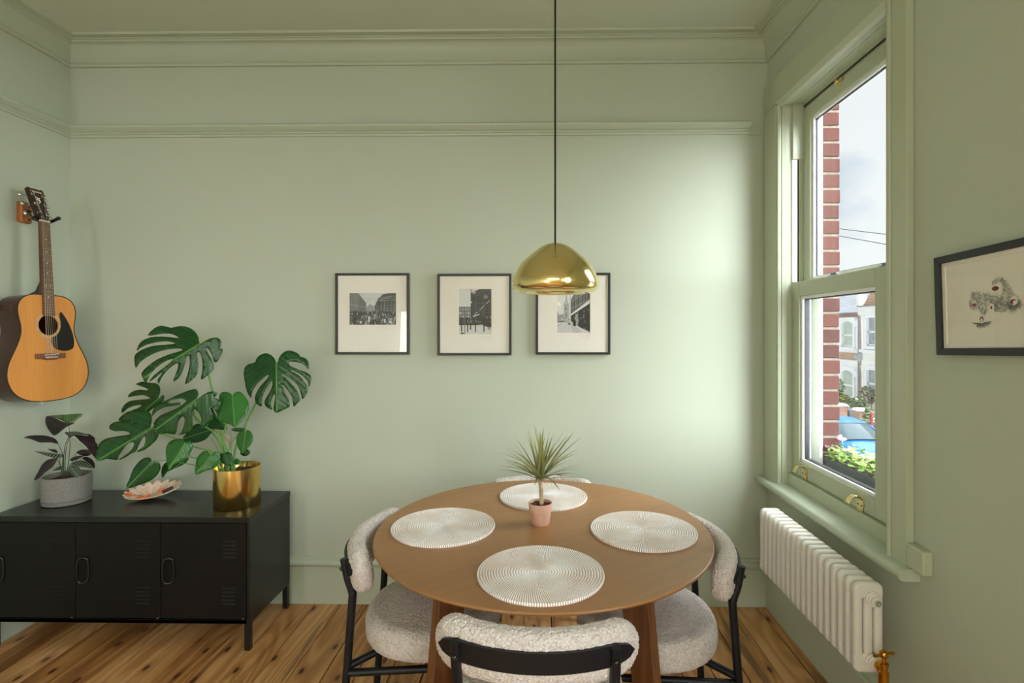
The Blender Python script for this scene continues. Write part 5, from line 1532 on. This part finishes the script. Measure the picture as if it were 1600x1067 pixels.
while z < 2.70:
    # one brick end in the reveal per course, stretchers returning along the street face
    dx = r.uniform(-.003, .003)
    m = MB(); m.box(BX0 + .004, BX1 + dx, BYF + r.uniform(-.001, .002), BYF + (.10 if i % 2 else .21), z, z + CO - .0115)
    m.build('brick', M['brick'], wex, smooth=0, bevel=.003, seg=1)
    y = BYF + (.10 if i % 2 else .21) + .010
    for k in range(2):
        m = MB(); m.box(BX1 - .06, BX1 + r.uniform(-.002, .002), y, y + .212, z, z + CO - .0115); m.build('brick', M['brick'], wex, smooth=0, bevel=.003, seg=1); y += .222
    z += CO; i += 1
m = MB(); m.box(X3 + .018, BX1 + .06, WY0 - .03, BYF + .004, .64, .722); m.build('trim_4', M['white'], kind='structure', bevel=.004)   # outside stone sill
# ---- window box with flowers
pb = thing('window_box', 'dark grey window box of green leaves and pink daisies on the outside sill', 'planter', (1.475, 2.26, .722))
M['trough'] = varied('slate_grey_plastic', rgb(64, 66, 70), rgb(76, 78, 82), 12, .6)
M['bright_leaf'] = varied('fresh_green_leaf', rgb(120, 158, 58), rgb(160, 192, 88), 30, .55)
M['petal'] = varied('pale_pink_petal', rgb(226, 186, 204), rgb(238, 210, 222), 60, .7)
m = MB(); a, b, c, d, e, f = 1.400, 1.530, 1.975, 2.596, .724, .862
m.hexa([(a + .012, c + .01, e), (b - .012, c + .01, e), (b - .012, d - .01, e), (a + .012, d - .01, e), (a, c, f - .012), (b, c, f - .012), (b, d, f - .012), (a, d, f - .012)])
for q in ((a - .005, a + .004, c, d), (b - .004, b + .005, c, d), (a, b, c - .005, c + .004), (a, b, d - .004, d + .005)): m.box(q[0], q[1], q[2], q[3], f - .016, f)
m.build('trough', M['trough'], pb, smooth=0, bevel=.003)
m = MB(); m.box(a + .004, b - .004, c + .004, d - .004, f - .014, f - .010); m.build('soil', M['soil'], pb)
r = random.Random(31)
def leaflets(m, n, centre, size, lo, hi, rg, tilt=.8, aspect=.6):
    for _ in range(n):
        p = centre(); s = rg.uniform(lo, hi)
        a = rg.uniform(0, 2 * pi); t = rg.uniform(-tilt, tilt)
        u = Vector((cos(a), sin(a), rg.uniform(-.3, .6))).normalized(); w_ = u.cross(Vector((rg.uniform(-.4, .4), rg.uniform(-.4, .4), 1))).normalized() * aspect
        nn = u.cross(w_).normalized() * .12
        m.add([p - u * s, p - u * s * .3 + w_ * s * .8 + nn * s, p + u * s * .4 + w_ * s * .7 + nn * s, p + u * s, p + u * s * .4 - w_ * s * .7 + nn * s, p - u * s * .3 - w_ * s * .8 + nn * s], [(0, 1, 2, 3), (0, 3, 4, 5)])
m = MB(); leaflets(m, 420, lambda: Vector((r.uniform(a + .0, b), r.uniform(c + .02, d - .01), f + r.uniform(-.01, .05) + .02 * r.random())), 0, .013, .026, r)
m.build('foliage', M['bright_leaf'], pb, smooth=0, kind='stuff')
for (px, py, X, s) in ((1296, 702, 1.425, .036), (1316, 690, 1.47, .030), (1326, 708, 1.46, .030), (1340, 716, 1.46, .028), (1356, 720, 1.46, .030), (1349, 728, 1.45, .026), (1310, 684, 1.48, .024)):
    q = PX(px, py, X)
    m = MB()
    for k in range(26):
        an = 2 * pi * k / 26; dv = Vector((cos(an), sin(an), .55 + .25 * (k % 3))).normalized(); sd = dv.cross(Vector((0, 0, 1))).normalized() * s * .10
        m.add([q, q + dv * s * .7 + sd, q + dv * s, q + dv * s * .7 - sd], [(0, 1, 2, 3)])
    fo = m.build('flower', M['petal'], pb, smooth=0)
    m = MB(); m.tube(arc([tuple(q), (q.x + .004, q.y, q.z - .04), (q.x, q.y + .003, f - .01)], 4), .0018, 6); m.build('flower_stem', M['bright_leaf'], fo)

GZ = -3.2
M['asphalt'] = varied('asphalt', rgb(140, 140, 138), rgb(154, 154, 152), 3, .9)
M['render_white'] = varied('white_painted_stucco', rgb(244, 244, 243), rgb(250, 250, 250), 2, .8)
M['render_cream'] = varied('cream_painted_stucco', rgb(242, 238, 231), rgb(248, 245, 238), 2, .8)
M['blind'] = varied('pale_green_blind', rgb(186, 198, 184), rgb(196, 208, 194), 3, .7)
M['curtain'] = varied('grey_net_curtain', rgb(150, 152, 156), rgb(176, 178, 182), 6, .7)
M['pipe'] = varied('grey_downpipe', rgb(142, 136, 134), rgb(156, 150, 148), 8, .6)
def slate():
    t = NT('roof_slate'); v = t.coords('Object')
    b = t.node('ShaderNodeTexBrick'); b.inputs['Scale'].default_value = 1.0
    b.inputs['Color1'].default_value = rgb(146, 148, 154); b.inputs['Color2'].default_value = rgb(162, 164, 170); b.inputs['Mortar'].default_value = rgb(120, 122, 128)
    b.inputs['Brick Width'].default_value = .35; b.inputs['Row Height'].default_value = .22; b.inputs['Mortar Size'].default_value = .012
    mp = t.n.new('ShaderNodeMapping'); mp.inputs['Rotation'].default_value = (0, 0, pi / 2)
    t.link(v, mp.inputs['Vector']); t.link(mp.outputs[0], b.inputs['Vector']); t.set(b.outputs['Color'], .7); return t.m
M['slate'] = slate()
def far_brick(name='far_brick', c1=(176, 128, 104), c2=(196, 150, 124), mor=(206, 192, 176)):
    t = NT(name); v = t.coords('Object')
    cmb = t.node('ShaderNodeCombineXYZ'); sp = t.node('ShaderNodeSeparateXYZ'); t.link(v, sp.inputs[0])
    t.link(t.math('ADD', sp.outputs[0], sp.outputs[1]), cmb.inputs[0]); t.link(sp.outputs[2], cmb.inputs[1])
    b = t.node('ShaderNodeTexBrick'); b.inputs['Scale'].default_value = 1.0
    b.inputs['Color1'].default_value = rgb(*c1); b.inputs['Color2'].default_value = rgb(*c2); b.inputs['Mortar'].default_value = rgb(*mor)
    b.inputs['Brick Width'].default_value = .225; b.inputs['Row Height'].default_value = .075; b.inputs['Mortar Size'].default_value = .008
    t.link(cmb.outputs[0], b.inputs['Vector']); t.set(b.outputs['Color'], .9); return t.m
M['far_brick'] = far_brick()
m = MB(); m.box(1.8, 60, -30, 90, GZ - .3, GZ); m.build('ground', M['asphalt'], kind='structure')
m = MB(); m.box(12.2, 60, -30, 90, GZ, GZ + .10); m.build('pavement', varied('paving', rgb(206, 203, 196), rgb(216, 213, 206), 2, .9), kind='structure')

def house(label, XF, ya, yb, wins, mat, eave, roof_top, bands):
    h = thing('terraced_house', label, 'house', (XF + 4, (ya + yb) / 2, GZ), group='terraced houses across the street')
    m = MB(); m.box(XF, XF + 8, ya, yb, GZ, eave); m.build('wall', M[mat], h, smooth=0)
    m = MB(); m.prism([(XF - .25, eave), (XF + 4, roof_top), (XF + 8.2, eave)], lambda u, v, d: (u, d, v), ya + .02, yb - .02); m.build('roof', M['slate'], h, smooth=0)
    for z0, z1, x, mt in bands:
        m = MB(); m.box(XF - x, XF + .01, ya + .02, yb - .02, z0, z1); m.build('band', M[mt], h, smooth=0)
    for (y0, y1, z0, z1, fill, arch) in wins:
        m = MB(); w_ = .09; x = XF - .10
        for q in ((y0 - .18, y0, z0 - .05, z1), (y1, y1 + .18, z0 - .05, z1)): m.box(XF - .16, XF, q[0], q[1], q[2], q[3])
        n = 10
        hh = .16 if arch else .02
        ar = [(y0 - .18, z1), (y0, z1)] + [(y0 + (y1 - y0) * i / n, z1 + hh * sin(pi * i / n)) for i in range(1, n)] + [(y1, z1), (y1 + .18, z1), (y1 + .18, z1 + hh + .2), (y0 - .18, z1 + hh + .2)]
        m.prism(ar, lambda u, v, d: (d, u, v), XF - .16, XF)
        m.box(XF - .24, XF, y0 - .25, y1 + .25, z0 - .16, z0 - .02)
        wo = m.build('window', M['render_white'], h, smooth=0)
        m = MB(); m.box(XF - .04, XF - .02, y0, y1, z0, z1 + hh); m.build('pane', M[fill], wo, smooth=0)
        m = MB(); zm = (z0 + z1) / 2
        for q in ((y0, y0 + .06, z0, z1 + hh), (y1 - .06, y1, z0, z1 + hh), (y0, y1, z0, z0 + .08), (y0, y1, zm - .05, zm + .05)): m.box(XF - .08, XF - .02, q[0], q[1], q[2], q[3])
        m.build('sash_bars', M['white'], wo, smooth=0)
        for yy in (y0 - .38, y1 + .20):                       # pilaster with a carved head
            m = MB(); m.box(XF - .12, XF, yy, yy + .18, z0 - .1, z1 - .15); m.box(XF - .17, XF, yy - .04, yy + .22, z1 - .15, z1 + .12); m.box(XF - .20, XF, yy - .06, yy + .24, z1 + .12, z1 + .18); m.build('pilaster', M[mat], h, smooth=0)
    return h
XFA = 17.6
def fy(px, X=XFA): return PX(px, 515, X).y
def fz(px, py, X=XFA): return PX(px, py, X).z
wa = (fy(1336.5), fy(1319), fz(1328, 541.5), fz(1328, 506), 'blind', True)
wb = (fy(1336.5), fy(1319), fz(1328, 621), fz(1328, 583), 'blind', True)
ev = fz(1328, 491)
hA = house('white terraced house with pale blinds and a grey slate roof, beyond the brick pier', XFA, fy(1345.5), fy(1345.5) + 6.2,
      [wa, wb, (wa[0] + 2.6, wa[1] + 2.6, wa[2], wa[3], 'blind', True), (wa[0] + 2.6, wa[1] + 2.6, wb[2], wb[3], 'blind', True)], 'render_white', ev, ev + 2.6,
      [(ev - .20, ev, .06, 'far_brick'), (fz(1328, 561.5), fz(1328, 551), .04, 'far_brick'), (fz(1328, 567), fz(1328, 562.5), .14, 'render_white'), (ev - .0, ev + .10, .22, 'pipe')])
m = MB(); yp = fy(1346.5); m.tube([(XFA - .18, yp - .12, GZ), (XFA - .18, yp - .12, ev)], .10, 8); m.build('downpipe', M['pipe'], hA)
XFB = 16.9
wc = (fy(1372, XFB), fy(1358.5, XFB), fz(1360, 540, XFB), fz(1360, 497, XFB), 'curtain', False)
wd = (fy(1372, XFB), fy(1358.5, XFB), fz(1360, 620, XFB), fz(1360, 578, XFB), 'curtain', False)
evb = fz(1355, 490, XFB)
hB = house('cream terraced house with columns and a brick gable, at the right edge of the view', XFB, fy(1347.5, XFB) - 20.0, fy(1347.5, XFB) - .02,
      [wc, wd] + [(w_[0] - 3.1 * k, w_[1] - 3.1 * k, w_[2], w_[3], 'curtain', False) for k in range(1, 6) for w_ in (wc, wd)], 'render_cream', evb, evb + 2.2,
      [(evb - .05, evb + .35, .25, 'render_cream'), (evb + .35, evb + .42, .32, 'pipe'), (fz(1355, 550, XFB), fz(1355, 546.5, XFB), .22, 'render_white')])
m = MB(); y1 = fy(1349, XFB); m.prism([(y1, evb + .4), (y1 - .25, evb + .4), (y1 - 1.6, evb + 1.7), (y1 - 3.0, evb + .4)], lambda u, v, d: (d, u, v), XFB - .2, XFB + .2); m.build('gable', M['far_brick'], hB, smooth=0)
m = MB(); m.box(XFB - .3, XFB + .1, y1 - .1, y1 + .12, evb + .4, evb + 1.0); m.build('parapet_block', M['render_white'], hB, smooth=0)
# satellite dish on the white house
M['dishgrey'] = varied('light_grey_dish', rgb(176, 180, 184), rgb(190, 194, 198), 6, .5)
sq = PX(1343, 557.5, XFA - .45)
sd = thing('satellite_dish', 'grey satellite dish on the front of the white house across the street', 'dish', tuple(sq))
m = MB(); m.lathe([(0, 0), (.16, .012), (.28, .045), (.36, .09), (.36, .10), (.28, .055), (.16, .022), (0, .01)], 24, sx=.72, sy=.62)
m.xf(Matrix.Translation(sq) @ Matrix.Rotation(radians(-25), 4, 'Z') @ Matrix.Rotation(radians(80), 4, 'X')); m.build('reflector', M['dishgrey'], sd)
m = MB(); m.tube([tuple(sq), (sq.x + .25, sq.y + .2, sq.z - .1), (XFA, sq.y + .2, sq.z - .1)], .03, 8); m.tube([(sq.x, sq.y, sq.z - .3), (sq.x - .45, sq.y - .5, sq.z - .05)], .015, 6); m.build('arm', M['pipe'], sd)

# front garden: piers, low wall, bins, bushes
def pier(px0, px1, pyt, X, lb):
    y = PX((px0 + px1) / 2, 600, X).y; w_ = .43; zt = PX((px0 + px1) / 2, pyt, X).z
    t = thing('gate_pier', lb, 'pier', (X, y, GZ + .1), group='brick garden piers')
    m = MB(); m.box(X - w_ / 2, X + w_ / 2, y - w_ / 2, y + w_ / 2, GZ + .1, zt - .1); m.build('pier', M['far_brick'], t, smooth=0)
    m = MB(); q = w_ / 2 + .06; m.hexa([(X - q, y - q, zt - .1), (X + q, y - q, zt - .1), (X + q, y + q, zt - .1), (X - q, y + q, zt - .1), (X - q * .7, y - q * .7, zt), (X + q * .7, y - q * .7, zt), (X + q * .7, y + q * .7, zt), (X - q * .7, y + q * .7, zt)]); m.build('cap', M['render_white'], t, smooth=0)
    return y
yP1 = pier(1305, 1319, 630, 13.6, 'brick garden pier with white cap, beyond the two grey bins')
yP2 = pier(1337, 1354, 637.5, 13.6, 'brick garden pier with white cap, in front of the two grey bins, behind the car')
m = MB(); zw = PX(1325, 655, 13.6).z
m.box(13.5, 13.7, yP2 + .24, yP1 - .24, GZ + .1, zw)
tag(m.build('garden_wall', M['far_brick'], smooth=0), 'low red brick garden wall between the two capped piers across the street', 'wall')
M['bin'] = varied('grey_bin', rgb(128, 134, 142), rgb(142, 148, 156), 6, .6)
for i, (px, lb) in enumerate(((1320, 'grey wheeled bin across the street, next to the far garden pier'), (1332, 'grey wheeled bin across the street, next to the near garden pier'))):
    q = PX(px, 640, 14.25); t = thing('wheeled_bin', lb, 'bin', (q.x, q.y, GZ + .1), group='bins in the front garden')
    zt = q.z
    m = MB(); m.hexa([(q.x - .24, q.y - .24, GZ + .1), (q.x + .24, q.y - .24, GZ + .1), (q.x + .24, q.y + .24, GZ + .1), (q.x - .24, q.y + .24, GZ + .1), (q.x - .30, q.y - .29, zt - .06), (q.x + .30, q.y - .29, zt - .06), (q.x + .30, q.y + .29, zt - .06), (q.x - .30, q.y + .29, zt - .06)]); m.build('body', M['bin'], t, smooth=0)
    m = MB(); m.box(q.x - .33, q.x + .32, q.y - .30, q.y + .30, zt - .06, zt + .02); m.build('lid', M['bin'], t, smooth=0, bevel=.01)
M['hedge'] = varied('garden_green', rgb(112, 138, 84), rgb(164, 180, 128), 3, .8)
M['yellow_fl'] = varied('yellow_flower', rgb(232, 200, 70), rgb(240, 214, 96), 5, .8)
M['pink_fl'] = varied('pink_flower', rgb(226, 150, 160), rgb(236, 190, 192), 5, .8)
M['white_fl'] = varied('white_flower', rgb(234, 226, 220), rgb(244, 238, 232), 5, .8)
def bush(px, py, X, rx, rz, flow, lb, seed, name='flowering_shrub'):
    q = PX(px, py, X); r = random.Random(seed)
    t = thing(name, lb, 'shrub', (q.x, q.y, GZ + .1))
    def ctr():
        a, b = r.uniform(0, 2 * pi), r.uniform(-1, 1); s = sqrt(1 - b * b) * r.uniform(.55, 1)
        return Vector((q.x + rx * s * cos(a), q.y + rx * s * sin(a), q.z + rz * b))
    m = MB(); leaflets(m, 260, ctr, 0, .06, .13, r); m.build('foliage', M['hedge'], t, smooth=0, kind='stuff')
    m = MB(); leaflets(m, 70, ctr, 0, .06, .12, r, aspect=.9); m.build('blossom', M[flow], t, smooth=0, kind='stuff')
    m = MB()
    for k in range(4): m.tube([(q.x + .1 * (k - 1.5), q.y, GZ + .1), (q.x + .2 * (k - 1.5), q.y, q.z)], .03, 6)
    m.build('stem', M['bark'], t)
bush(1311, 625, 14.6, .36, .36, 'yellow_fl', 'yellow flowering shrub behind the far garden pier across the street', 1)
bush(1321.5, 626, 15.7, .26, .28, 'pink_fl', 'small pink flowering shrub above the grey bins across the street', 2)
bush(1341, 630, 15.1, .42, .30, 'white_fl', 'white flowering shrub in front of the cream house across the street', 3)
bush(1354, 618, 16.2, .40, .45, 'pink_fl', 'tall pink rose bush in front of the cream house across the street', 4)
bush(1358, 660, 13.4, .3, .6, 'white_fl', 'green shrub beside the near garden pier across the street', 5)
bush(1309, 604, 16.3, .34, .45, 'white_fl', 'loose white flowering shrub under the ground floor window of the white house', 6)
q = PX(1362, 646, 12.6); m = MB(); m.tube([(q.x, q.y, GZ + .1), (q.x, q.y, q.z)], .05, 10); m.sphere((q.x, q.y, q.z), .06, 10, 6)
M['red_post'] = varied('red_paint', rgb(196, 70, 76), rgb(210, 90, 92), 6, .5)
tag(m.build('post', M['red_post']), 'thin red post on the pavement, at the right edge of the view through the window', 'post')
# overhead cables
for k, (ya_, yb_, lb) in enumerate(((357, 365.5, 'upper of the two thin overhead cables crossing the sky'), (368, 381, 'lower of the two thin overhead cables crossing the sky'))):
    p0, p1 = PX(1308, ya_, 13.0), PX(1380, yb_, 12.0)
    d = p1 - p0
    m = MB(); m.tube([tuple(p0 - d * 3), tuple(p0), tuple(p1), tuple(p1 + d * 1.0)], .013, 6)
    tag(m.build('overhead_cable', M['cord']), lb, 'cable', 'cables over the street')

# ---- blue car
M['car_blue'] = varied('blue_car_paint', rgb(42, 112, 190), rgb(46, 118, 198), 2, .3, 0.0, Coat_Weight=0.2)
M['car_glass'] = varied('car_glass', rgb(70, 86, 92), rgb(80, 96, 102), 2, .12, Specular_IOR_Level=0.3)
M['tyre'] = varied('tyre', rgb(34, 34, 36), rgb(44, 44, 46), 20, .8)
M['alloy'] = varied('alloy', rgb(170, 172, 176), rgb(186, 188, 192), 8, .3, .8)
car = thing('car', 'blue hatchback car parked across the street, below the houses', 'car', (10.95, 18.9, GZ))
CXc, CYn = 10.95, 16.9
st = [(0, .62, .48, .52), (.12, .74, .30, .66), (.45, .83, .24, .78), (.95, .87, .22, .90), (1.30, .88, .22, .97), (2.2, .89, .22, 1.0), (3.1, .88, .22, 1.02), (3.7, .84, .26, 1.02), (3.95, .76, .36, .92), (4.02, .66, .46, .60)]
def carb(i, j):
    y, hw, zl, zh = st[i]
    s = [(-.90, zl), (-1.0, zl + .10), (-1.0, (zl + zh) / 2), (-.965, zh - .06), (-.90, zh), (-.45, zh + .035), (0, zh + .045), (.45, zh + .035), (.90, zh), (.965, zh - .06), (1.0, (zl + zh) / 2), (1.0, zl + .10), (.90, zl)][j]
    return Vector((CXc + s[0] * hw, CYn + y, GZ + s[1]))
m = MB(); m.grid(carb, len(st), 13, cv=True); m.add([carb(0, j) for j in range(13)], [tuple(range(13))]); m.add([carb(9, j) for j in range(13)], [tuple(range(13))])
m.build('body', M['car_blue'], car, smooth=50)
gh = [(1.05, .76, .96, 1.00), (1.80, .66, .98, 1.40), (2.0, .64, .98, 1.45), (2.6, .63, 1.0, 1.49), (3.3, .62, 1.0, 1.44), (3.9, .64, 1.0, 1.02)]
def cabn(i, j, k=1.0, dz=0):
    y, hw, zl, zh = gh[i]
    s = [(-1.08, zl), (-1.0, zh - .05), (-.86, zh), (0, zh + .02), (.86, zh), (1.0, zh - .05), (1.08, zl)][j]
    return Vector((CXc + s[0] * hw * k, CYn + y, GZ + s[1] + dz))
m = MB(); m.grid(cabn, 6, 7); m.build('greenhouse', M['car_glass'], car, smooth=30)
m = MB(); m.grid(lambda i, j: cabn(i + 1, j + 1, 1.01, .012), 4, 5)
for sx in (0, 6):
    for i, t0 in ((1, .0), (3, 0), (4, 0)):
        a = cabn(i, sx, 1.012); b = cabn(i, 1 if sx == 0 else 5, 1.012, .01)
        m.tube([tuple(a), tuple(b)], .035, 6)
for sx in (1, 5): m.tube([tuple(cabn(0, 0 if sx == 1 else 6, .99)), tuple(cabn(1, sx, 1.0))], .04, 6)
m.build('roof', M['car_blue'], car, smooth=30)
for sx in (-1, 1):
    for yy in (.78, 3.28):
        m = MB(); m.lathe([(.18, -.09), (.27, -.10), (.305, -.07), (.305, .07), (.27, .10), (.18, .09)], 28, closed=True); m.xf(Matrix.Translation((CXc + sx * .79, CYn + yy, GZ + .305)) @ Matrix.Rotation(pi / 2, 4, 'Y')); wo = m.build('wheel', M['tyre'], car, smooth=40)
        m = MB(); m.lathe([(0, -.08), (.05, -.10), (.18, -.085), (.19, -.05), (.19, .05), (.18, .085), (.05, .10), (0, .08)], 20); m.xf(Matrix.Translation((CXc + sx * .79, CYn + yy, GZ + .305)) @ Matrix.Rotation(pi / 2, 4, 'Y')); m.build('hub', M['alloy'], wo, smooth=40)
    m = MB(); m.sphere((CXc + sx * .62, CYn + .16, GZ + .62), .12, 12, 8, (1.2, .7, .8)); m.build('headlamp', M['white'], car)
    m = MB(); m.sphere((CXc + sx * .98, CYn + 1.35, GZ + 1.02), .10, 10, 6, (1, .6, .7)); m.build('door_mirror', M['car_blue'], car)
m = MB(); m.box(CXc - .45, CXc + .45, CYn - .01, CYn + .06, GZ + .36, GZ + .48); m.build('grille', M['tyre'], car, smooth=0)
m = MB(); m.tube([(CXc - .6, CYn + 1.12, GZ + 1.02), (CXc - .1, CYn + 1.3, GZ + 1.10)], .012, 6); m.tube([(CXc + .05, CYn + 1.12, GZ + 1.02), (CXc + .5, CYn + 1.3, GZ + 1.10)], .012, 6); m.build('wiper', M['tyre'], car)
